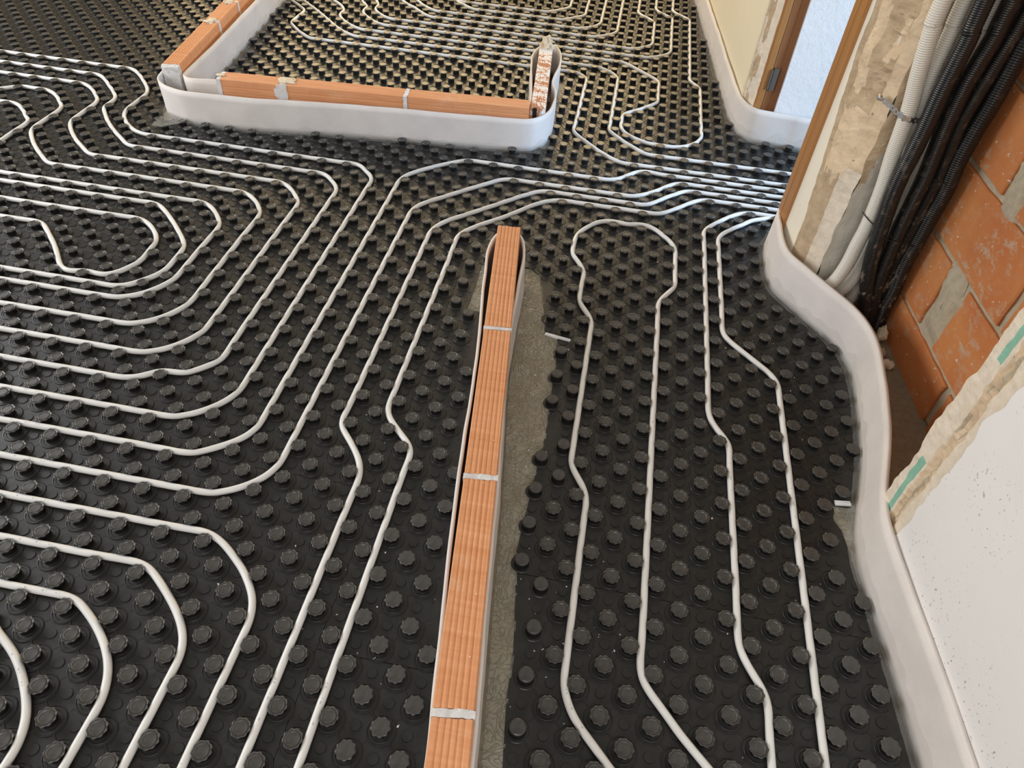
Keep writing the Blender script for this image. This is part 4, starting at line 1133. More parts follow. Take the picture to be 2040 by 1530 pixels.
    'k6': [(-0.175, 3.863), (-0.175, 3.803), (-0.175, 3.742), (-0.175, 3.682), (-0.175, 3.622), (-0.175, 3.561), (-0.175, 3.501), (-0.174, 3.441), (-0.174, 3.42), (-0.176, 3.4), (-0.18, 3.381), (-0.187, 3.362), (-0.197, 3.344), (-0.209, 3.328), (-0.223, 3.314), (-0.239, 3.301), (-0.256, 3.291), (-0.274, 3.282), (-0.293, 3.277), (-0.313, 3.274), (-0.374, 3.275), (-0.434, 3.275), (-0.494, 3.275), (-0.555, 3.275), (-0.615, 3.275), (-0.675, 3.275), (-0.736, 3.275), (-0.796, 3.275), (-0.856, 3.275), (-0.917, 3.275), (-0.977, 3.275), (-1.038, 3.274), (-1.078, 3.273), (-1.098, 3.275), (-1.117, 3.282), (-1.165, 3.318), (-1.18, 3.331), (-1.194, 3.345), (-1.219, 3.377), (-1.241, 3.41), (-1.254, 3.426)],
    'k7': [(-0.275, 3.843), (-0.275, 3.782), (-0.275, 3.721), (-0.275, 3.66), (-0.275, 3.6), (-0.273, 3.539), (-0.273, 3.519), (-0.276, 3.499), (-0.284, 3.48), (-0.297, 3.464), (-0.327, 3.437), (-0.355, 3.408), (-0.37, 3.394), (-0.386, 3.382), (-0.405, 3.376), (-0.425, 3.375), (-0.486, 3.375), (-0.547, 3.375), (-0.607, 3.375), (-0.668, 3.375), (-0.729, 3.375), (-0.79, 3.375), (-0.851, 3.374), (-0.891, 3.374), (-0.911, 3.379), (-0.928, 3.389), (-0.975, 3.428), (-0.991, 3.441), (-1.02, 3.469), (-1.033, 3.485)],
    'k8': [(-0.375, 3.805), (-0.375, 3.745), (-0.375, 3.684), (-0.373, 3.623), (-0.375, 3.603), (-0.382, 3.584), (-0.394, 3.567), (-0.435, 3.523), (-0.464, 3.495), (-0.481, 3.483), (-0.5, 3.475), (-0.52, 3.473), (-0.58, 3.475), (-0.641, 3.475), (-0.702, 3.475), (-0.763, 3.475), (-0.824, 3.475), (-0.884, 3.475), (-0.945, 3.474), (-0.965, 3.472), (-0.986, 3.473), (-1.005, 3.478), (-1.021, 3.49)],
    'k9': [(-1.909, 3.178), (-1.867, 3.135), (-1.837, 3.108), (-1.81, 3.078), (-1.795, 3.065), (-1.782, 3.05), (-1.775, 3.031), (-1.773, 3.011), (-1.775, 2.951), (-1.776, 2.891), (-1.777, 2.871), (-1.775, 2.851), (-1.767, 2.832), (-1.755, 2.817), (-1.715, 2.771), (-1.702, 2.756), (-1.688, 2.742), (-1.642, 2.703), (-1.627, 2.69), (-1.61, 2.679), (-1.591, 2.675), (-1.571, 2.674), (-1.51, 2.675), (-1.45, 2.675), (-1.39, 2.675), (-1.33, 2.675), (-1.27, 2.675), (-1.21, 2.675), (-1.15, 2.675), (-1.09, 2.675), (-1.029, 2.675), (-0.969, 2.675), (-0.909, 2.675), (-0.849, 2.675), (-0.789, 2.675), (-0.729, 2.675), (-0.669, 2.675), (-0.609, 2.675), (-0.548, 2.675), (-0.488, 2.675), (-0.428, 2.675), (-0.368, 2.675), (-0.308, 2.675), (-0.268, 2.677), (-0.248, 2.675), (-0.229, 2.668), (-0.212, 2.657), (-0.198, 2.643), (-0.187, 2.627), (-0.178, 2.609), (-0.174, 2.589), (-0.173, 2.569), (-0.175, 2.509), (-0.175, 2.449), (-0.175, 2.389), (-0.175, 2.329), (-0.175, 2.269), (-0.175, 2.209), (-0.175, 2.148), (-0.177, 2.088), (-0.177, 2.068), (-0.174, 2.048), (-0.167, 2.03), (-0.156, 2.013), (-0.116, 1.968), (-0.076, 1.923), (-0.048, 1.894), (-0.018, 1.868), (0.014, 1.843), (0.031, 1.833), (0.05, 1.826), (0.069, 1.823), (0.13, 1.825), (0.19, 1.825), (0.25, 1.825), (0.31, 1.825), (0.37, 1.825), (0.43, 1.825), (0.49, 1.825), (0.55, 1.825), (0.611, 1.825), (0.671, 1.825), (0.731, 1.825), (0.791, 1.825), (0.851, 1.825), (0.911, 1.825), (0.971, 1.825), (1.031, 1.825), (1.092, 1.825), (1.152, 1.825), (1.212, 1.825), (1.272, 1.825), (1.332, 1.825), (1.392, 1.825), (1.432, 1.825)],
    'k10': [(-1.838, 3.184), (-1.795, 3.141), (-1.752, 3.1), (-1.709, 3.057), (-1.695, 3.043), (-1.682, 3.028), (-1.641, 2.984), (-1.601, 2.94), (-1.587, 2.925), (-1.574, 2.909), (-1.533, 2.866), (-1.489, 2.825), (-1.439, 2.792), (-1.421, 2.783), (-1.402, 2.776), (-1.382, 2.773), (-1.322, 2.775), (-1.262, 2.775), (-1.202, 2.775), (-1.142, 2.775), (-1.082, 2.775), (-1.022, 2.775), (-0.961, 2.775), (-0.901, 2.775), (-0.841, 2.775), (-0.781, 2.775), (-0.721, 2.775), (-0.661, 2.775), (-0.601, 2.775), (-0.541, 2.775), (-0.481, 2.775), (-0.42, 2.775), (-0.36, 2.775), (-0.3, 2.775), (-0.24, 2.775), (-0.18, 2.776), (-0.16, 2.776), (-0.14, 2.772), (-0.122, 2.765), (-0.104, 2.755), (-0.073, 2.731), (-0.058, 2.717), (-0.046, 2.701), (-0.036, 2.684), (-0.029, 2.665), (-0.025, 2.645), (-0.025, 2.585), (-0.025, 2.525), (-0.025, 2.465), (-0.025, 2.405), (-0.025, 2.345), (-0.025, 2.285), (-0.025, 2.225), (-0.025, 2.165), (-0.027, 2.125), (-0.025, 2.105), (-0.019, 2.086), (-0.007, 2.07), (0.02, 2.04), (0.033, 2.024), (0.06, 1.995), (0.091, 1.969), (0.12, 1.942), (0.137, 1.931), (0.156, 1.925), (0.176, 1.924), (0.236, 1.925), (0.296, 1.925), (0.356, 1.925), (0.416, 1.925), (0.476, 1.925), (0.536, 1.925), (0.596, 1.925), (0.656, 1.925), (0.717, 1.925), (0.777, 1.925), (0.837, 1.925), (0.897, 1.925), (0.957, 1.925), (1.017, 1.925), (1.077, 1.925), (1.137, 1.925), (1.197, 1.925), (1.257, 1.925), (1.318, 1.925), (1.378, 1.925), (1.438, 1.925), (1.458, 1.925)],
    'p7': [(1.362, 1.575), (1.302, 1.575), (1.241, 1.575), (1.181, 1.575), (1.121, 1.575), (1.06, 1.575), (1, 1.575), (0.939, 1.575), (0.879, 1.575), (0.819, 1.575), (0.758, 1.575), (0.698, 1.575), (0.638, 1.575), (0.577, 1.577), (0.557, 1.575), (0.538, 1.571), (0.519, 1.563), (0.502, 1.553), (0.486, 1.54), (0.444, 1.497), (0.405, 1.451), (0.393, 1.435), (0.382, 1.418), (0.375, 1.399), (0.373, 1.379), (0.375, 1.319), (0.375, 1.258), (0.375, 1.198), (0.375, 1.138), (0.375, 1.077), (0.375, 1.017), (0.375, 0.957), (0.375, 0.896), (0.375, 0.836), (0.375, 0.775), (0.375, 0.715), (0.375, 0.655), (0.375, 0.594), (0.374, 0.534), (0.374, 0.514), (0.377, 0.494), (0.382, 0.474), (0.39, 0.456), (0.413, 0.423), (0.423, 0.406), (0.427, 0.386), (0.425, 0.326), (0.425, 0.265), (0.425, 0.205), (0.425, 0.144), (0.425, 0.084), (0.425, 0.024), (0.425, -0.037), (0.424, -0.097), (0.424, -0.137), (0.427, -0.157), (0.434, -0.176), (0.443, -0.194), (0.465, -0.228), (0.473, -0.246), (0.477, -0.266), (0.475, -0.326), (0.475, -0.386), (0.475, -0.427)],
    'p8': [(1.323, 1.693), (1.308, 1.679), (1.289, 1.674), (1.249, 1.676), (1.189, 1.672), (1.149, 1.673), (1.13, 1.667), (1.079, 1.636), (1.06, 1.629), (1.04, 1.626), (1, 1.625), (0.96, 1.619), (0.94, 1.619), (0.921, 1.622), (0.901, 1.623), (0.881, 1.617), (0.848, 1.595), (0.831, 1.585), (0.812, 1.579), (0.792, 1.576), (0.772, 1.576), (0.752, 1.574), (0.713, 1.567), (0.693, 1.567), (0.653, 1.572), (0.634, 1.568), (0.616, 1.558), (0.599, 1.547), (0.563, 1.53), (0.547, 1.518), (0.52, 1.488), (0.477, 1.446), (0.451, 1.416), (0.439, 1.4), (0.43, 1.382), (0.425, 1.363), (0.425, 1.303), (0.425, 1.243), (0.425, 1.182), (0.425, 1.122), (0.425, 1.062), (0.425, 1.002), (0.425, 0.942), (0.423, 0.882), (0.424, 0.862), (0.428, 0.842), (0.437, 0.825), (0.45, 0.809), (0.492, 0.766), (0.534, 0.723), (0.548, 0.709), (0.56, 0.693), (0.569, 0.675), (0.575, 0.656), (0.575, 0.596), (0.575, 0.536), (0.575, 0.476), (0.575, 0.416), (0.575, 0.355), (0.575, 0.295), (0.575, 0.235), (0.575, 0.175), (0.575, 0.115), (0.575, 0.055), (0.575, -0.005), (0.575, -0.065), (0.575, -0.126), (0.575, -0.186), (0.575, -0.246), (0.575, -0.306), (0.575, -0.366), (0.575, -0.386)],
    'p9': [(0.208, -0.462), (0.192, -0.449), (0.149, -0.407), (0.135, -0.393), (0.12, -0.38), (0.107, -0.365), (0.095, -0.349), (0.086, -0.331), (0.079, -0.312), (0.075, -0.293), (0.075, -0.233), (0.075, -0.173), (0.075, -0.113), (0.075, -0.053), (0.075, 0.007), (0.075, 0.067), (0.076, 0.127), (0.075, 0.147), (0.07, 0.167), (0.062, 0.185), (0.04, 0.219), (0.031, 0.236), (0.025, 0.255), (0.025, 0.315), (0.025, 0.375), (0.025, 0.435), (0.025, 0.495), (0.025, 0.555), (0.025, 0.615), (0.025, 0.676), (0.025, 0.736), (0.025, 0.795), (0.02, 0.815), (0.013, 0.833), (-0.009, 0.867), (-0.019, 0.885), (-0.024, 0.904), (-0.026, 0.924), (-0.026, 0.984), (-0.024, 1.024), (-0.025, 1.044), (-0.029, 1.063), (-0.037, 1.081), (-0.047, 1.099), (-0.068, 1.133), (-0.075, 1.152), (-0.077, 1.172), (-0.076, 1.232), (-0.074, 1.251), (-0.069, 1.271), (-0.061, 1.289), (-0.051, 1.307), (-0.029, 1.34), (-0.016, 1.355), (-0.001, 1.368), (0.017, 1.378), (0.036, 1.383), (0.056, 1.383), (0.095, 1.377), (0.115, 1.38), (0.134, 1.386), (0.153, 1.39), (0.173, 1.387), (0.191, 1.378), (0.206, 1.365), (0.22, 1.35), (0.245, 1.32), (0.257, 1.303), (0.266, 1.286), (0.272, 1.267), (0.275, 1.247), (0.275, 1.187), (0.275, 1.127), (0.277, 1.067), (0.274, 1.047), (0.266, 1.028), (0.236, 0.977), (0.228, 0.958), (0.224, 0.939), (0.223, 0.919), (0.225, 0.859), (0.225, 0.799), (0.225, 0.739), (0.225, 0.679), (0.225, 0.619), (0.225, 0.559), (0.225, 0.499), (0.225, 0.439), (0.225, 0.379), (0.225, 0.319), (0.225, 0.259), (0.225, 0.199), (0.225, 0.139), (0.225, 0.079), (0.225, 0.018), (0.225, -0.042), (0.225, -0.102), (0.225, -0.162), (0.223, -0.222), (0.224, -0.242), (0.229, -0.261), (0.24, -0.278), (0.28, -0.322), (0.306, -0.352), (0.35, -0.394), (0.378, -0.421)],
}
# ------------------------------------------------------------------ studded floor panels
TOP = 0.022


def stud_mesh(name, nseg, lobes, kind):
    """one moulded stud: collar ring, narrow stem, scalloped head with a raised ring on top"""
    def rad(r, amp, i):
        t = 2 * math.pi * i / nseg
        if amp == 0:
            return r
        c = math.cos(lobes * t)
        return r + amp * (1.0 if c > 0.25 else (-1.0 if c < -0.45 else c * 1.2))
    if kind == 'lobed':
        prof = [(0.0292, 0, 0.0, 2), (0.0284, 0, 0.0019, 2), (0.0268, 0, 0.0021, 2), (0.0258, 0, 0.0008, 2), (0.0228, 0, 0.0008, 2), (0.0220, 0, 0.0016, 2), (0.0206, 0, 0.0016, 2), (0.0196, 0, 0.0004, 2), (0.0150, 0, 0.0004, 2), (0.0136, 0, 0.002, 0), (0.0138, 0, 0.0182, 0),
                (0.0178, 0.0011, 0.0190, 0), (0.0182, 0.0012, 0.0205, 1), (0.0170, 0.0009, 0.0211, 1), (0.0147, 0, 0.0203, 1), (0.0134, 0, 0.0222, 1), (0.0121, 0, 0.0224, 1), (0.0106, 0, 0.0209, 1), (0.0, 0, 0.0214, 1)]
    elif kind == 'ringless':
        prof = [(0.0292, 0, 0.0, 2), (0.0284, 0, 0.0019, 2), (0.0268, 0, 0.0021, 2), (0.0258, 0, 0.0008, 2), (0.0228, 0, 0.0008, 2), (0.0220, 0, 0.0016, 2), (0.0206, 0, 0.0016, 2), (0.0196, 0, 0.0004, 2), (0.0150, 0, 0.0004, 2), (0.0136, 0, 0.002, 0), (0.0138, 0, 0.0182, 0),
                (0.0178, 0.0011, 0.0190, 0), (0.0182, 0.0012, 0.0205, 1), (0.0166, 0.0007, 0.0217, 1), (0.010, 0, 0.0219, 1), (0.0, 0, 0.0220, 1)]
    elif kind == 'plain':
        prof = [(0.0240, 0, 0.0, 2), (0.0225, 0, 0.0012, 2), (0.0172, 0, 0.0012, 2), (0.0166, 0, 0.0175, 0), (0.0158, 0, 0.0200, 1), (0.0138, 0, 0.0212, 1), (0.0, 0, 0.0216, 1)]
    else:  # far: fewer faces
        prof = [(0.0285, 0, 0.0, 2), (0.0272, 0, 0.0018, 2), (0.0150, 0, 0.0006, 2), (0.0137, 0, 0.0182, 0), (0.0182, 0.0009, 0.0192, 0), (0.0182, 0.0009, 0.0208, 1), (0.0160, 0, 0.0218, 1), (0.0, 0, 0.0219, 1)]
    mb = MB()
    for r, a, z, m in prof[:-1]:
        for i in range(nseg):
            t = 2 * math.pi * i / nseg
            R_ = rad(r, a, i)
            mb.v.append((R_ * math.cos(t), R_ * math.sin(t), z))
    np_ = len(prof) - 1
    for j in range(np_ - 1):
        for i in range(nseg):
            a, b = j * nseg + i, j * nseg + (i + 1) % nseg
            mb.f.append((a, b, b + nseg, a + nseg))
            mb.m.append(prof[j + 1][3])
    mb.f.append(tuple(range((np_ - 1) * nseg, np_ * nseg)))
    mb.m.append(1)
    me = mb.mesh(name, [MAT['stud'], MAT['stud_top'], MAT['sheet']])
    return me


ST_NEAR = stud_mesh('stud', 36, 9, 'lobed')
ST_RINGLESS = stud_mesh('stud_ringless', 36, 9, 'ringless')
ST_PLAIN = stud_mesh('stud_plain', 20, 1, 'plain')
ST_FAR = stud_mesh('stud_far', 18, 9, 'far')

# camera test: is a floor point in (or close to) the picture?
_Rm = cam.rotation_euler.to_matrix()


def px(p):
    c = _Rm.transposed() @ (Vector(p) - Vector(CAM_POS))
    if c.z > -0.05:
        return None
    return 1020 + 1401.74 * c.x / -c.z, 765 - 1401.74 * c.y / -c.z


def inpoly(x, y, poly):
    ins = False
    k = len(poly)
    for i in range(k):
        x1, y1 = poly[i]
        x2, y2 = poly[(i + 1) % k]
        if (y1 > y) != (y2 > y) and x < (x2 - x1) * (y - y1) / (y2 - y1) + x1:
            ins = not ins
    return ins


EXCL = [CENTRAL,
        [(-2.06, 3.8), (-1.995, 2.75), (-1.955, 2.30), (-1.915, 1.95), (-1.897, 1.80), (-1.878, 1.752), (-1.836, 1.708), (-1.778, 1.684), (-1.562, 1.677), (-1.445, 1.688), (-1.096, 1.743),
         (-0.763, 1.780), (-0.345, 1.832), (-0.30, 1.868), (-0.274, 1.93), (-0.264, 2.04), (-0.272, 2.13), (-0.298, 2.2), (-0.292, 2.40), (-0.300, 2.52), (-0.330, 2.62), (-0.375, 2.655), (-0.420, 2.60),
         (-0.436, 2.49), (-0.424, 2.38), (-0.404, 2.25), (-0.384, 2.12), (-0.372, 2.03), (-0.375, 1.945), (-1.61, 1.835), (-1.70, 1.806), (-1.785, 1.812), (-1.803, 1.85), (-1.812, 1.96), (-1.866, 2.50), (-1.935, 3.12), (-2.0, 3.8)]]
ALLQ = np.vstack([q[::2] for q in STRIPS.values()])

RSTRIP = [(p[1], p[0]) for p in NEARR[::-1]]  # x of the near strip by y
RSTRIP = sorted(RSTRIP)


def xr_right(y):
    """right limit of the panels in the right-hand part"""
    if 0.05 < y < 0.268:
        return np.interp(y, [0.05, 0.12, 0.195, 0.221, 0.264, 0.268], [0.708, 0.702, 0.690, 0.676, 0.672, 0.672])
    return float(np.interp(y, [a for a, b in RSTRIP], [b for a, b in RSTRIP])) - 0.003


def xl_film(y):
    return float(np.interp(y, [-0.9, -0.469, -0.354, -0.244, -0.122, -0.037, 0.163, 0.329, 0.618, 0.722, 0.7221, 0.858, 1.014, 1.045, 1.0451],
                           [0.02, -0.016, -0.030, -0.035, -0.052, -0.068, -0.060, -0.052, -0.061, -0.070, -0.108, -0.132, -0.168, -0.205, -0.275]))


def xr_central(y):
    """right limit of the panels left of the centre wall"""
    if 0.783 < y < 1.03:
        return -0.362
    if y >= 1.03:
        return -0.275
    return float(np.interp(y, [-0.8, -0.533, -0.323, 0.054, 0.463, 0.762, 0.783], [-0.118, -0.150, -0.180, -0.232, -0.277, -0.320, -0.322]))


def xA_in(y):
    return float(np.interp(y, [1.85, 2.2, 2.5, 2.8, 3.12, 4.3], [-1.802, -1.83, -1.864, -1.898, -1.933, -2.08]))


def xA_out(y):
    return float(np.interp(y, [1.7, 1.95, 2.3, 2.75, 4.3], [-1.885, -1.915, -1.955, -1.995, -2.17]))


def x_far(y):
    return float(np.interp(y, [2.17, 2.21, 2.285, 2.4, 2.6, 3.05, 3.52, 4.1, 4.4], [0.62, 0.56, 0.52, 0.498, 0.478, 0.44, 0.396, 0.343, 0.32])) - 0.003


def K(v):
    return lambda y: v


def mn(f, v):
    return lambda y: min(f(y), v)


def mx(f, v):
    return lambda y: max(f(y), v)


YB_C = [-0.533, -0.323, 0.054, 0.463, 0.762, 0.7829, 0.7831, 1.0299, 1.0301]
YB_F = [-0.469, -0.354, -0.244, -0.122, -0.037, 0.163, 0.329, 0.618, 0.722, 0.7221, 0.858, 1.014, 1.045, 1.0451]
YB_R = [0.0499, 0.0501, 0.12, 0.195, 0.221, 0.264, 0.2679, 0.2681] + [a for a, b in RSTRIP]
PANELS = [  # y0, y1, left(y), right(y), break points, label
    (-1.125, -0.725, K(-1.825), K(-0.425), [], 'black studded floor panel at the very bottom left corner'),
    (-0.725, 0.075, K(-1.825), K(-0.425), [], 'black studded floor panel under the pipe bends at bottom left'),
    (0.075, 0.875, K(-1.825), K(-0.425), [], 'black studded floor panel under the outer bends of the left pipe nest'),
    (0.875, 1.675, K(-1.825), K(-0.425), [], 'black studded floor panel under the innermost bend of the left pipe nest'),
    (0.075, 0.875, K(-3.225), K(-1.825), [], 'black studded floor panel beyond the left edge, under the parallel pipes'),
    (0.875, 1.675, K(-3.225), K(-1.825), [], 'black studded floor panel at the left edge below the curled pipe'),
    (1.675, 2.475, K(-3.225), mn(xA_out, -1.825), [1.7, 1.95, 2.3], 'black studded floor panel under the wavy pipes left of the brick corner'),
    (2.475, 3.275, K(-3.225), xA_out, [2.75], 'bare black studded floor panel left of the receding brick row'),
    (3.275, 4.275, K(-3.225), xA_out, [], 'black studded floor panel at the top left edge, farthest back'),
    (1.675, 2.475, K(-4.025), K(-3.225), [], 'dark studded floor panel at the left edge near the top'),
    (2.475, 3.475, K(-4.025), K(-3.225), [], 'dark studded floor panel in the top left corner'),
    (-1.125, -0.325, K(-0.425), xr_central, YB_C, 'black studded floor panel left of the near end of the centre wall'),
    (-0.325, 0.475, K(-0.425), xr_central, YB_C, 'black studded floor panel left of the middle of the centre wall'),
    (0.475, 1.275, K(-0.425), xr_central, YB_C, 'black studded floor panel left of the far end of the centre wall'),
    (-0.875, -0.075, xl_film, xr_right, YB_F + YB_R, 'black studded floor panel in the foreground right of the centre wall'),
    (-0.075, 0.725, xl_film, xr_right, YB_F + YB_R, 'black studded floor panel between the film skirt and the bowed strip'),
    (0.725, 1.525, mx(xl_film, -0.275), mn(xr_right, 0.975), YB_F + YB_R, 'black studded floor panel under the closed end of the right pipe loop'),
    (1.275, 1.675, K(-0.425), K(-0.275), [], 'narrow black studded floor panel behind the centre wall end'),
    (1.525, 2.325, K(-0.275), lambda y: 0.975 if y < 2.165 else x_far(y), [2.1649, 2.1651, 2.17, 2.21, 2.285], 'black studded floor panel in front of the doorway'),
    (1.525, 2.145, K(0.975), K(1.975), [], 'black studded floor panel inside the doorway'),
    (1.675, 1.875, K(-1.825), K(-0.275), [], 'black studded floor strip along the front of the bathroom wall'),
    (1.875, 2.675, mx(xA_in, -1.9), K(-0.425), [2.2, 2.5], 'black studded floor panel behind the bathroom wall, left half'),
    (2.675, 3.475, xA_in, K(-0.425), [2.8, 3.12], 'black studded floor panel under the long bathroom pipes, left half'),
    (3.475, 4.375, xA_in, K(-0.425), [], 'black studded floor panel at the top edge, left bathroom half'),
    (2.325, 3.125, K(-0.425), x_far, [2.4, 2.6, 3.05], 'black studded floor panel under the bathroom pipe bends beside the cream wall'),
    (3.125, 4.375, K(-0.425), x_far, [3.52, 4.1], 'black studded floor panel at the top edge beside the cream wall'),
]

DISC12 = [(math.cos(2 * math.pi * i / 14), math.sin(2 * math.pi * i / 14)) for i in range(14)]
n_studs = 0
_seen_far = 2.0
for y0, y1, fl, fr, brk, label in PANELS:
    ys = sorted(set([y0, y1] + [b for b in brk if y0 < b < y1]))
    sq = lambda y: min(max(y, y0 + 0.0008), y1 - 0.0008)
    poly = [(fr(y) - 0.0007, sq(y)) for y in ys] + [(fl(y) + 0.0007, sq(y)) for y in ys[::-1]]
    # counter-clockwise seen from above: up the right side, down the left
    mb = MB()
    mb.prism(poly, -0.0035, 0.0)
    stuff = []
    kids = []
    jr = range(int(math.floor(y0 / 0.05)) - 1, int(math.ceil(y1 / 0.05)) + 2)
    for iy in jr:
        yy = iy * 0.05
        if not (y0 < yy <= y1):
            continue
        xl, xr = fl(yy), fr(yy)
        for ix in range(int(math.floor(xl / 0.05)), int(math.ceil(xr / 0.05)) + 1):
            xx = ix * 0.05
            if not (xl < xx <= xr):
                continue
            if any(inpoly(xx, yy, e) for e in EXCL):
                continue
            dmin = float(np.min(np.hypot(ALLQ[:, 0] - xx, ALLQ[:, 1] - yy)))
            cpx = px((xx, yy, TOP))
            near = cpx is not None and -25 < cpx[0] < 2065 and -25 < cpx[1] < 1560
            about = cpx is not None and -500 < cpx[0] < 2540 and -220 < cpx[1] < 2100
            if (ix + iy) % 2 == 0:  # a stud
                edge = min(xx - xl, xr - xx)
                if dmin < 0.013:
                    continue
                if near and edge > 0.004:
                    kids.append((xx, yy, xx - xl, xr - xx))
                elif about and edge > 0.018:
                    stuff.append((xx, yy))
            elif about and min(xx - xl, xr - xx) > 0.011 and dmin > 0.016:  # a low disc between the studs
                b = len(mb.v)
                mb.v += [(xx + 0.0110 * c, yy + 0.0110 * s, 0.0) for c, s in DISC12] + [(xx + 0.0103 * c, yy + 0.0103 * s, 0.0017) for c, s in DISC12]
                mb.f += [(b + i, b + (i + 1) % 14, b + 14 + (i + 1) % 14, b + 14 + i) for i in range(14)] + [tuple(range(b + 14, b + 28))]
                mb.m += [0] * 15
    # short ribs joining neighbouring collars
    for xx, yy, *_ in kids:
        for dx, dy, hh, ww in ((0.025, -0.025, 0.0016, 0.0022), (0.025, 0.025, 0.0009, 0.0014)):
            cx_, cy_ = xx + dx, yy + dy
            if fl(cy_) + 0.012 < cx_ < fr(cy_) - 0.012 and y0 + 0.01 < cy_ < y1 - 0.01:
                L_ = 0.0075
                sgn = 1 if dy > 0 else -1
                ux = Vector((0.7071 * L_, 0.7071 * sgn * L_, 0))
                uy = Vector((-0.7071 * sgn * ww, 0.7071 * ww, 0))
                c = Vector((cx_, cy_, 0))
                vs = [c - ux - uy, c + ux - uy, c + ux + uy, c - ux + uy]
                tp = [p + Vector((0, 0, hh)) - (p - c - (ux if i in (1, 2) else -ux)) * 0.45 for i, p in enumerate(vs)]
                mb.add(vs + tp, [(0, 1, 5, 4), (1, 2, 6, 5), (2, 3, 7, 6), (3, 0, 4, 7), (4, 5, 6, 7)])
    po = mb.build('studded_panel', MAT['sheet'])
    weld_it = False
    setp(po, label, 'floor panel', 'black studded underfloor heating panels')
    for xx, yy, el, er in kids:
        if fl is xl_film and (el < 0.062 and yy < 0.72):
            me = ST_PLAIN
        elif fr is xr_central and er < 0.07 and yy > 0.68:
            me = ST_PLAIN
        elif xx > 0.57 and yy < 1.2 and fr is xr_right or (fr is xr_central and yy < 0.12 and er < 0.16):
            me = ST_RINGLESS
        elif yy < 1.35:
            me = ST_NEAR
        else:
            me = ST_FAR if yy > 1.9 or xx < -1.9 else ST_NEAR
        o = bpy.data.objects.new('stud', me)
        o.location = (xx, yy, 0.0)
        o.parent = po
        C.objects.link(o)
        n_studs += 1
    if stuff:
        base_v = [v.co.copy() for v in ST_FAR.vertices]
        base_f = [tuple(p.vertices) for p in ST_FAR.polygons]
        base_m = [p.material_index for p in ST_FAR.polygons]
        mb = MB()
        for xx, yy in stuff:
            b = len(mb.v)
            mb.v += [(v.x + xx, v.y + yy, v.z) for v in base_v]
            mb.f += [tuple(i + b for i in f) for f in base_f]
            mb.m += base_m
        so = mb.build('stud_field', [MAT['stud'], MAT['stud_top'], MAT['sheet']], po)
        so['kind'] = 'stuff'
print('studs', n_studs)

# white polystyrene showing at two cut edges
for (xa, ya), (xb, yb), wd in (((-0.108, 0.7275), (-0.030, 0.7145), 0.0045), ((0.684, 0.2745), (0.722, 0.2800), 0.0065)):
    mb = MB()
    c = Vector(((xa + xb) / 2, (ya + yb) / 2, 0.001))
    ux = Vector((xb - xa, yb - ya, 0)) / 2
    uy = Vector((-ux.y, ux.x, 0)).normalized() * wd
    mb.box(c, ux, uy, (0, 0, 0.0035))
    o = mb.build('insulation_edge', MAT['eps'])
    setp(o, 'white polystyrene sliver at the cut panel edge beside the ' + ('centre wall film' if xa < 0 else 'bowed foam strip'), 'insulation')

# clear film lying on the floor beside the strips
def floor_film(poly, label, seed, step=0.009):
    """wrinkled sheet filling a polygon (grid clipped to it)"""
    bm = bmesh.new()
    f = bm.faces.new([bm.verts.new((x, y, -0.002)) for x, y in poly])
    xs = [p[0] for p in poly]
    ys = [p[1] for p in poly]
    for k in range(1, int((max(ys) - min(ys)) / step)):
        g = bm.verts[:] + bm.edges[:] + bm.faces[:]
        bmesh.ops.bisect_plane(bm, geom=g, plane_co=(0, min(ys) + k * step, 0), plane_no=(0, 1, 0))
    for k in range(1, int((max(xs) - min(xs)) / step)):
        g = bm.verts[:] + bm.edges[:] + bm.faces[:]
        bmesh.ops.bisect_plane(bm, geom=g, plane_co=(min(xs) + k * step, 0, 0), plane_no=(1, 0, 0))
    for v in bm.verts:
        rg = max(0.0, 1.0 - 4.0 * abs(nz(v.co.x * 1.6, v.co.y * 0.8, seed, 13) + 0.25 * nz(v.co.x, v.co.y, seed + 9, 40)))
        v.co.z = -0.0024 + 0.0042 * rg * rg + 0.0010 * abs(nz(v.co.x, v.co.y, seed + 4, 30)) + 0.0006 * nz(v.co.x, v.co.y, seed + 4, 90)
    me = bpy.data.meshes.new('plastic_film')
    bm.to_mesh(me)
    bm.free()
    me.materials.append(MAT['floor_film'])
    me.polygons.foreach_set('use_smooth', [True] * len(me.polygons))
    o = link('plastic_film', me)
    setp(o, label, 'plastic film')
    return o


ysr = [-0.80, -0.469, -0.354, -0.244, -0.122, -0.037, 0.163, 0.329, 0.618, 0.7219, 0.7223, 0.858, 1.014, 1.045]
rfoot = [(-0.226, 1.03), (-0.205, 0.93), (-0.198, 0.82), (-0.190, 0.69), (-0.176, 0.484), (-0.150, 0.3), (-0.118, 0.076), (-0.090, -0.18), (-0.057, -0.44), (-0.028, -0.72), (-0.020, -0.80)]
floor_film([(xl_film(y) + 0.004, y) for y in ysr] + rfoot, 'wrinkled clear plastic sheet on the floor right of the centre wall', 2.0)
floor_film([(-0.362, 0.783), (-0.318, 0.783), (-0.332, 0.90), (-0.332, 0.99), (-0.31, 1.03), (-0.362, 1.03)][::1], 'small clear plastic flap left of the end of the centre wall', 5.0)
floor_film([(0.700, 0.05), (0.712, 0.05), (0.7135, 0.15), (0.727, 0.222), (0.744, 0.290), (0.670, 0.272), (0.672, 0.221), (0.69, 0.195), (0.700, 0.12)], 'clear plastic corner on bare floor where the bowed foam strip meets the wall', 8.0)
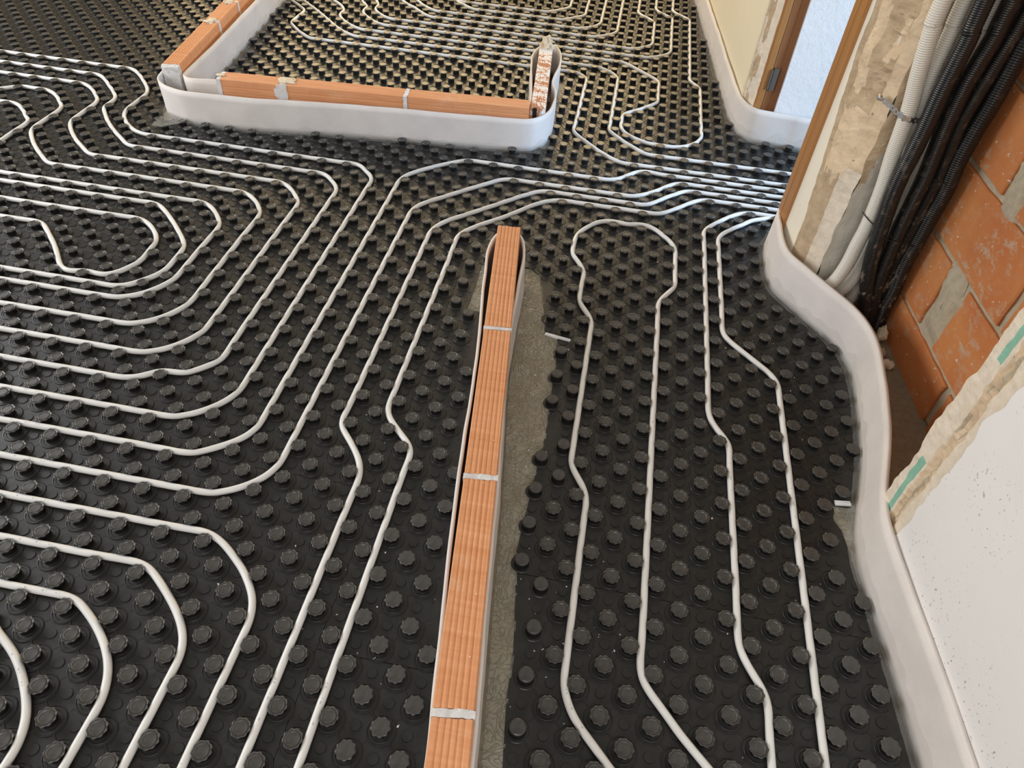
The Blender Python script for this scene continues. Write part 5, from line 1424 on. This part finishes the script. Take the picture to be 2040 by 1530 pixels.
floor_film([(-1.848, 1.572), (-1.80, 1.580), (-1.752, 1.622), (-1.735, 1.670), (-1.79, 1.680), (-1.837, 1.702)], 'crumpled clear plastic flap at the outer corner of the bathroom wall', 9.0).location.z = 0.024

# ------------------------------------------------------------------ heating pipes
R_PIPE = 0.0080


def tube(name, q3, r, mat, nseg=12, parent=None):
    q = np.array(q3, float)
    t = np.gradient(q, axis=0)
    t /= np.linalg.norm(t, axis=1)[:, None]
    up = np.array([0, 0, 1.0])
    sd = np.cross(t, up)
    sd /= np.maximum(np.linalg.norm(sd, axis=1), 1e-6)[:, None]
    nn = np.cross(sd, t)
    d = np.r_[0, np.cumsum(np.linalg.norm(np.diff(q, axis=0), axis=1))]
    L = len(q)
    vs = []
    for i in range(L):
        for k in range(nseg):
            a = 2 * math.pi * k / nseg
            vs.append(tuple(q[i] + r * (math.cos(a) * sd[i] + math.sin(a) * nn[i])))
    fs, uv = [], []
    for i in range(L - 1):
        for k in range(nseg):
            k2 = (k + 1) % nseg
            fs.append((i * nseg + k, i * nseg + k2, (i + 1) * nseg + k2, (i + 1) * nseg + k))
            uv += [(d[i], k / nseg), (d[i], (k + 1) / nseg), (d[i + 1], (k + 1) / nseg), (d[i + 1], k / nseg)]
    fs.append(tuple(range(nseg - 1, -1, -1)))
    uv += [(d[0], 0.9)] * nseg
    fs.append(tuple(range((L - 1) * nseg, L * nseg)))
    uv += [(d[-1], 0.9)] * nseg
    me = bpy.data.meshes.new(name)
    me.from_pydata(vs, [], fs)
    me.materials.append(mat)
    ul = me.uv_layers.new(name='along')
    ul.data.foreach_set('uv', [c for p in uv for c in p])
    me.polygons.foreach_set('use_smooth', [True] * (len(fs) - 2) + [False] * 2)
    me.update()
    return link(name, me, parent)


PIPE_LABEL = {
    'bl_inner': 'white pipe in the bottom left corner, smallest of the four corner bends',
    'bl_second': 'white pipe at bottom left, second of the four corner bends from the corner',
    'bl_third': 'white pipe at bottom left, third of the four corner bends from the corner',
    'bl_fourth': 'white pipe at bottom left, outermost of the four corner bends',
    'n1': 'white pipe doubling back in the innermost bend of the left pipe nest',
    'n2': 'white pipe directly around the innermost bend of the left pipe nest',
    'n3': 'white pipe third from the middle of the left pipe nest',
    'n4': 'white pipe fourth from the middle of the left nest, curling near the left edge',
    'n5': 'white pipe fifth from the middle of the left nest, wavy at its far end',
    'n6': 'white pipe sixth from the middle of the left nest, second wave from the brick corner',
    'n7': 'white pipe seventh from the middle of the left nest, its wave nearest the brick corner',
    'n8': 'white pipe around the left nest, the uppermost of the four running to the doorway',
    'n9': 'white pipe outermost round the left nest, then second of the four running to the doorway',
    'curl': 'short white pipe bend curling at the left edge above the nest',
    's1': 'white pipe from the bottom edge past the centre wall, the left of two',
    's2': 'white pipe from the bottom edge past the centre wall, nearest to its bricks',
    'k2': 'white pipe with the round bend nearest to the doorway and the cream wall',
    'k3': 'white bathroom pipe squared off just behind the stub, second from the cream wall',
    'k4': 'white bathroom pipe with a squared bend above the stub, third from the cream wall',
    'k5': 'white bathroom pipe fourth from the cream wall at the top edge',
    'k6': 'white bathroom pipe fifth from the cream wall at the top edge',
    'k7': 'white bathroom pipe sixth from the cream wall at the top edge',
    'k8': 'white bathroom pipe with the smallest bend at the top edge',
    'k9': 'white bathroom pipe closest to the brick row, turning past the stub to the doorway',
    'k10': 'white bathroom pipe one row above, turning a little wider past the stub to the doorway',
    'p7': 'white pipe from the doorway down the right room, the left of the close pair',
    'p8': 'white pipe from the doorway down the right room, nearest to the foam strip',
    'p9': 'white pipe looping in a closed hairpin right of the centre wall',
}
for key, pts in PIPES.items():
    q = crv(pts, 0.010)
    # relax once more so the curve is smooth
    for _ in range(6):
        q[1:-1] += 0.4 * ((q[:-2] + q[2:]) / 2 - q[1:-1])
    q3 = [(x, y, 0.0102 + 0.0006 * nz(x, y, 3.0, 5)) for x, y in q]
    o = tube('heating_pipe', q3, R_PIPE, MAT['pipe'])
    setp(o, PIPE_LABEL[key], 'pipe', 'white underfloor heating pipes')
# ------------------------------------------------------------------ corrugated conduits in the chase


def corrugated(path, r, amp, pitch, mat, label, group, ridge_seg=14):
    """path in (s,d,z) wall coordinates from top to bottom"""
    P = [np.array(wp(*p), float) for p in path]
    P = [2 * P[0] - P[1]] + P + [2 * P[-1] - P[-2]]
    out = []
    for i in range(1, len(P) - 2):
        p0, p1, p2, p3 = P[i - 1:i + 3]
        for t in np.linspace(0, 1, 24, endpoint=False):
            out.append(0.5 * (2 * p1 + (p2 - p0) * t + (2 * p0 - 5 * p1 + 4 * p2 - p3) * t * t + (3 * p1 - p0 - 3 * p2 + p3) * t ** 3))
    out.append(P[-2])
    q = np.array(out)
    for _ in range(30):
        q[1:-1] += 0.5 * ((q[:-2] + q[2:]) / 2 - q[1:-1])
    d = np.r_[0, np.cumsum(np.linalg.norm(np.diff(q, axis=0), axis=1))]
    n_ = int(d[-1] / (pitch / 4))
    tt = np.linspace(0, d[-1], n_)
    q = np.stack([np.interp(tt, d, q[:, k]) for k in range(3)], 1)
    t = np.gradient(q, axis=0)
    t /= np.linalg.norm(t, axis=1)[:, None]
    ref = np.array([0.35, 0.93, 0.0])
    a = np.cross(t, ref)
    a /= np.linalg.norm(a, axis=1)[:, None]
    b = np.cross(t, a)
    vs, fs = [], []
    ns = ridge_seg
    for i in range(n_):
        rr = r + (amp, amp * 0.6, -amp, -amp * 0.6)[i % 4] * 0.5
        for k in range(ns):
            g = 2 * math.pi * k / ns
            vs.append(tuple(q[i] + rr * (math.cos(g) * a[i] + math.sin(g) * b[i])))
    for i in range(n_ - 1):
        for k in range(ns):
            k2 = (k + 1) % ns
            fs.append((i * ns + k, (i + 1) * ns + k, (i + 1) * ns + k2, i * ns + k2))
    fs.append(tuple(range(ns)))
    fs.append(tuple(range(n_ * ns - 1, (n_ - 1) * ns - 1, -1)))
    mb = MB()
    mb.v, mb.f, mb.m = vs, fs, [0] * len(fs)
    o = mb.build('corrugated_conduit', mat, None, True)
    setp(o, label, 'conduit', group)
    return o


def up(path, dz=0.55):
    s, d, z = path[0]
    s1, d1, z1 = path[1]
    k = dz / max(1e-3, (z - z1))
    return [(s, d + (d - d1) * min(k, 3) * 0.3, z + dz)] + path


W1 = [(1.03, 0.044, 0.925), (1.03, 0.048, 0.872), (1.03, 0.056, 0.812), (1.03, 0.067, 0.747), (1.03, 0.08, 0.686), (1.03, 0.087, 0.624), (1.03, 0.095, 0.548), (1.03, 0.107, 0.47), (1.03, 0.114, 0.392), (1.03, 0.117, 0.323), (1.03, 0.114, 0.266), (1.03, 0.113, 0.199), (1.03, 0.102, 0.135), (1.03, 0.079, 0.093), (1.02, 0.062, 0.05), (1.0, 0.06, 0.005)]
W2 = [(1.045, 0.099, 0.925), (1.045, 0.102, 0.871), (1.045, 0.103, 0.822), (1.045, 0.104, 0.764), (1.045, 0.115, 0.703), (1.045, 0.131, 0.621), (1.045, 0.146, 0.545), (1.045, 0.156, 0.456), (1.045, 0.163, 0.36), (1.045, 0.168, 0.258), (1.045, 0.166, 0.165), (1.045, 0.15, 0.102), (1.045, 0.122, 0.052), (1.03, 0.1, 0.005)]
W3 = [(1.055, 0.178, 0.928), (1.055, 0.184, 0.863), (1.055, 0.191, 0.758), (1.055, 0.199, 0.629), (1.055, 0.207, 0.531), (1.055, 0.216, 0.409), (1.055, 0.214, 0.317), (1.055, 0.22, 0.202), (1.055, 0.202, 0.123), (1.055, 0.19, 0.058), (1.055, 0.165, 0.008)]
B1 = [(0.985, 0.11, 0.944), (0.985, 0.116, 0.871), (0.985, 0.116, 0.809), (0.985, 0.115, 0.743), (0.985, 0.119, 0.648), (0.985, 0.119, 0.576), (0.985, 0.118, 0.509), (0.985, 0.122, 0.446), (0.985, 0.13, 0.387), (0.985, 0.14, 0.313), (0.985, 0.149, 0.262), (0.985, 0.171, 0.173), (0.985, 0.209, 0.06), (0.985, 0.215, 0.003)]
B2 = [(0.99, 0.171, 0.947), (0.99, 0.174, 0.874), (0.99, 0.169, 0.817), (0.99, 0.164, 0.752), (0.99, 0.168, 0.651), (0.99, 0.176, 0.577), (0.99, 0.183, 0.512), (0.99, 0.185, 0.437), (0.99, 0.188, 0.357), (0.99, 0.196, 0.264), (0.99, 0.21, 0.155), (0.99, 0.244, 0.019), (0.99, 0.25, 0.003)]
B3 = [(0.998, 0.221, 0.949), (0.998, 0.217, 0.858), (0.998, 0.208, 0.742), (0.998, 0.206, 0.65), (0.998, 0.221, 0.537), (0.998, 0.223, 0.436), (0.998, 0.225, 0.355), (0.998, 0.225, 0.261), (0.998, 0.243, 0.133), (0.998, 0.262, 0.003)]
B4 = [(0.985, 0.25, 0.955), (0.985, 0.246, 0.857), (0.985, 0.246, 0.791), (0.985, 0.245, 0.72), (0.985, 0.241, 0.66), (0.985, 0.241, 0.568), (0.985, 0.25, 0.485), (0.985, 0.249, 0.407), (0.985, 0.25, 0.311), (0.985, 0.248, 0.243), (0.985, 0.259, 0.151), (0.985, 0.26, 0.087), (0.985, 0.269, 0.006)]
corrugated(up(W1), 0.0195, 0.0018, 0.0054, MAT['conduit_white'], 'off-white corrugated conduit in the chase, leftmost and in full view', 'white corrugated conduits')
corrugated(up(W2), 0.0190, 0.0018, 0.0054, MAT['conduit_white'], 'off-white corrugated conduit squeezed left of the first black conduit', 'white corrugated conduits')
corrugated(up(W3), 0.0185, 0.0018, 0.0054, MAT['conduit_white'], 'off-white corrugated conduit behind, between the first two black conduits', 'white corrugated conduits')
corrugated(up(B1), 0.0210, 0.0012, 0.0048, MAT['conduit_black'], 'black corrugated conduit in the chase, leftmost of the black ones', 'black corrugated conduits')
corrugated(up(B2), 0.0210, 0.0012, 0.0048, MAT['conduit_black'], 'black corrugated conduit, second from the left of the black ones', 'black corrugated conduits')
corrugated(up(B3), 0.0205, 0.0005, 0.0048, MAT['conduit_black'], 'smoother black conduit, third from the left of the black ones', 'black corrugated conduits')
corrugated(up(B4), 0.0215, 0.0024, 0.0060, MAT['conduit_black'], 'deeply ridged black conduit resting against the orange bricks', 'black corrugated conduits')

# perforated fixing strap over the conduits
cen = [(1.104, 0.030, 0.668), (1.080, 0.036, 0.668), (1.057, 0.046, 0.665), (1.030, 0.0575, 0.661), (1.010, 0.066, 0.658), (1.0055, 0.084, 0.656), (1.012, 0.104, 0.653), (1.024, 0.118, 0.650), (1.020, 0.132, 0.647), (1.026, 0.146, 0.644), (1.045, 0.152, 0.640)]
P = np.array([wp(*c) for c in cen])
dd = np.r_[0, np.cumsum(np.linalg.norm(np.diff(P, axis=0), axis=1))]
nst = 64
tt = np.linspace(0, dd[-1], nst)
P = np.stack([np.interp(tt, dd, P[:, k]) for k in range(3)], 1)
mb = MB()
hw = []
for i in range(nst):
    ph = (tt[i] % 0.016) / 0.016
    hw.append(0.0062 + 0.0020 * math.cos(2 * math.pi * (ph - 0.5)))
for i in range(nst - 1):
    ph = (tt[i] % 0.016) / 0.016
    hole = 0.36 < ph < 0.62
    a0, a1 = P[i], P[i + 1]
    z = np.array([0, 0, 1.0])
    if hole:
        for lo, hi in ((-1, -0.42), (0.42, 1)):
            mb.add([a0 + z * hw[i] * lo, a1 + z * hw[i + 1] * lo, a1 + z * hw[i + 1] * hi, a0 + z * hw[i] * hi], [(0, 1, 2, 3)])
    else:
        mb.add([a0 - z * hw[i], a1 - z * hw[i + 1], a1 + z * hw[i + 1], a0 + z * hw[i]], [(0, 1, 2, 3)])
st = mb.build('fixing_strap', MAT['steel'])
setp(st, 'perforated galvanised strap holding the conduits to the hacked wall', 'strap')
mb = MB()
c0 = Vector(wp(1.102, 0.029, 0.668))
ax = -MV
e1, e2 = TV, Vector((0, 0, 1))
for r, h in ((0.0085, 0.0), (0.0085, 0.002), (0.0045, 0.0035), (0.0042, 0.006)):
    for k in range(14):
        g = 2 * math.pi * k / 14
        mb.v.append(tuple(c0 + ax * h + e1 * (r * math.cos(g)) + e2 * (r * math.sin(g))))
for j in range(3):
    for k in range(14):
        mb.f.append((j * 14 + k, j * 14 + (k + 1) % 14, (j + 1) * 14 + (k + 1) % 14, (j + 1) * 14 + k))
mb.f.append(tuple(range(42, 56)))
mb.m = [0] * len(mb.f)
mb.build('nail_head', MAT['steel'], st)['label'] = 'shiny nail and washer'


def cable_tie(path, label, r=0.0016):
    q = np.array([wp(*p) for p in path], float)
    d = np.r_[0, np.cumsum(np.linalg.norm(np.diff(q, axis=0), axis=1))]
    t = np.linspace(0, d[-1], 40)
    q = np.stack([np.interp(t, d, q[:, k]) for k in range(3)], 1)
    for _ in range(6):
        q[1:-1] += 0.5 * ((q[:-2] + q[2:]) / 2 - q[1:-1])
    o = tube('cable_tie', q, r, MAT['tie'], 6)
    setp(o, label, 'cable tie', 'black cable ties on the conduits')


cable_tie([(1.035, 0.088, 0.372), (1.008, 0.098, 0.366), (1.004, 0.122, 0.352), (0.975, 0.125, 0.345), (0.960, 0.142, 0.336), (0.965, 0.18, 0.328), (0.970, 0.21, 0.322), (0.970, 0.235, 0.318), (0.962, 0.262, 0.314)], 'lower thin black cable tie looped round the conduits near the floor')
cable_tie([(1.035, 0.185, 0.545), (1.030, 0.200, 0.540), (0.985, 0.155, 0.528), (0.968, 0.178, 0.522), (0.975, 0.21, 0.516), (0.962, 0.242, 0.510), (0.980, 0.266, 0.506)], 'upper thin black cable tie around the black conduits')

# rubble in the chase
for (s, d, z, r, sq, sd, lab) in ((0.925, 0.262, 0.026, 0.018, (0.75, 1.0, 1.45), 1.0, 'upright cream stone between conduit foot and bricks'),
                                  (0.805, 0.250, 0.010, 0.016, (1.2, 0.9, 0.8), 5.0, 'small broken cream stone lying at the foot of the bricks'),
                                  (0.86, 0.235, 0.008, 0.022, (1.3, 1.0, 0.6), 9.0, 'flat dirty lump behind the two cream stones')):
    x, y, _ = wp(s, d, 0)
    mb = MB()
    mb.add(*lump((x, y, z), r, sd, sq, 9, 0.5))
    setp(mb.build('stone', MAT['pebble'] if r < 0.021 else MAT['mortar_grey'], None, False), lab, 'stone', 'stones in the chase')

# crumbs of plaster scattered on panels and bricks: far too many and tiny to count
mb = MB()
rnd = random.Random(11)
spots = [(0.12, -0.13), (0.10, -0.205), (0.05, -0.20), (-0.02, -0.33), (0.12, -0.29), (-0.28, -0.17), (-0.31, -0.24), (-0.42, -0.2), (0.30, 0.30), (0.62, 0.55)]
for k in range(230):
    if k < 60:
        c = rnd.choice(spots)
        x, y = c[0] + rnd.gauss(0, 0.06), c[1] + rnd.gauss(0, 0.08)
    else:
        x, y = rnd.uniform(-0.9, 0.68), rnd.uniform(-0.5, 1.3)
    if any(inpoly(x, y, e) for e in EXCL) or x > xr_right(y) - 0.02:
        continue
    g = (round((x - y) / 0.1), round((x + y) / 0.1))
    if math.hypot(x - (g[0] + g[1]) * 0.05, y - (g[1] - g[0]) * 0.05) < 0.02:
        continue
    r = rnd.choice((0.0007, 0.0009, 0.0012, 0.0012, 0.0022))
    an = rnd.uniform(0, 3.1)
    el = rnd.uniform(1, 2.4)
    ux, uy = Vector((math.cos(an), math.sin(an), 0)), Vector((-math.sin(an), math.cos(an), 0))
    b = len(mb.v)
    pts = [(ux * r * el), (uy * r), (-ux * r * el * 0.8), (-uy * r * 0.9)]
    c = Vector((x, y, 0.0005))
    mb.v += [tuple(c + p) for p in pts] + [tuple(c + Vector((r * 0.2, 0, r * 1.1)))]
    mb.f += [(b, b + 1, b + 4), (b + 1, b + 2, b + 4), (b + 2, b + 3, b + 4), (b + 3, b, b + 4)]
    mb.m += [0] * 4
uw = np.array(UC) / np.hypot(*UC)
for k in range(46):
    a = rnd.choice((rnd.gauss(0.72, 0.05), rnd.uniform(0.4, 2.2)))
    off = rnd.uniform(-0.028, 0.028)
    x, y = oc[0] + uw[0] * a - uw[1] * off, oc[1] + uw[1] * a + uw[0] * off
    r = rnd.choice((0.0008, 0.001, 0.0015))
    b = len(mb.v)
    c = Vector((x, y, 0.1602))
    mb.v += [tuple(c + Vector(p) * r) for p in ((1, 0, 0), (0, 1, 0), (-1, 0, 0), (0, -1, 0), (0.1, 0, 1.1))]
    mb.f += [(b, b + 1, b + 4), (b + 1, b + 2, b + 4), (b + 2, b + 3, b + 4), (b + 3, b, b + 4)]
    mb.m += [0] * 4
cr = mb.build('plaster_crumbs', MAT['crumb'])
setp(cr, 'white plaster crumbs scattered over the black panels and bricks', 'crumbs', kind='stuff')
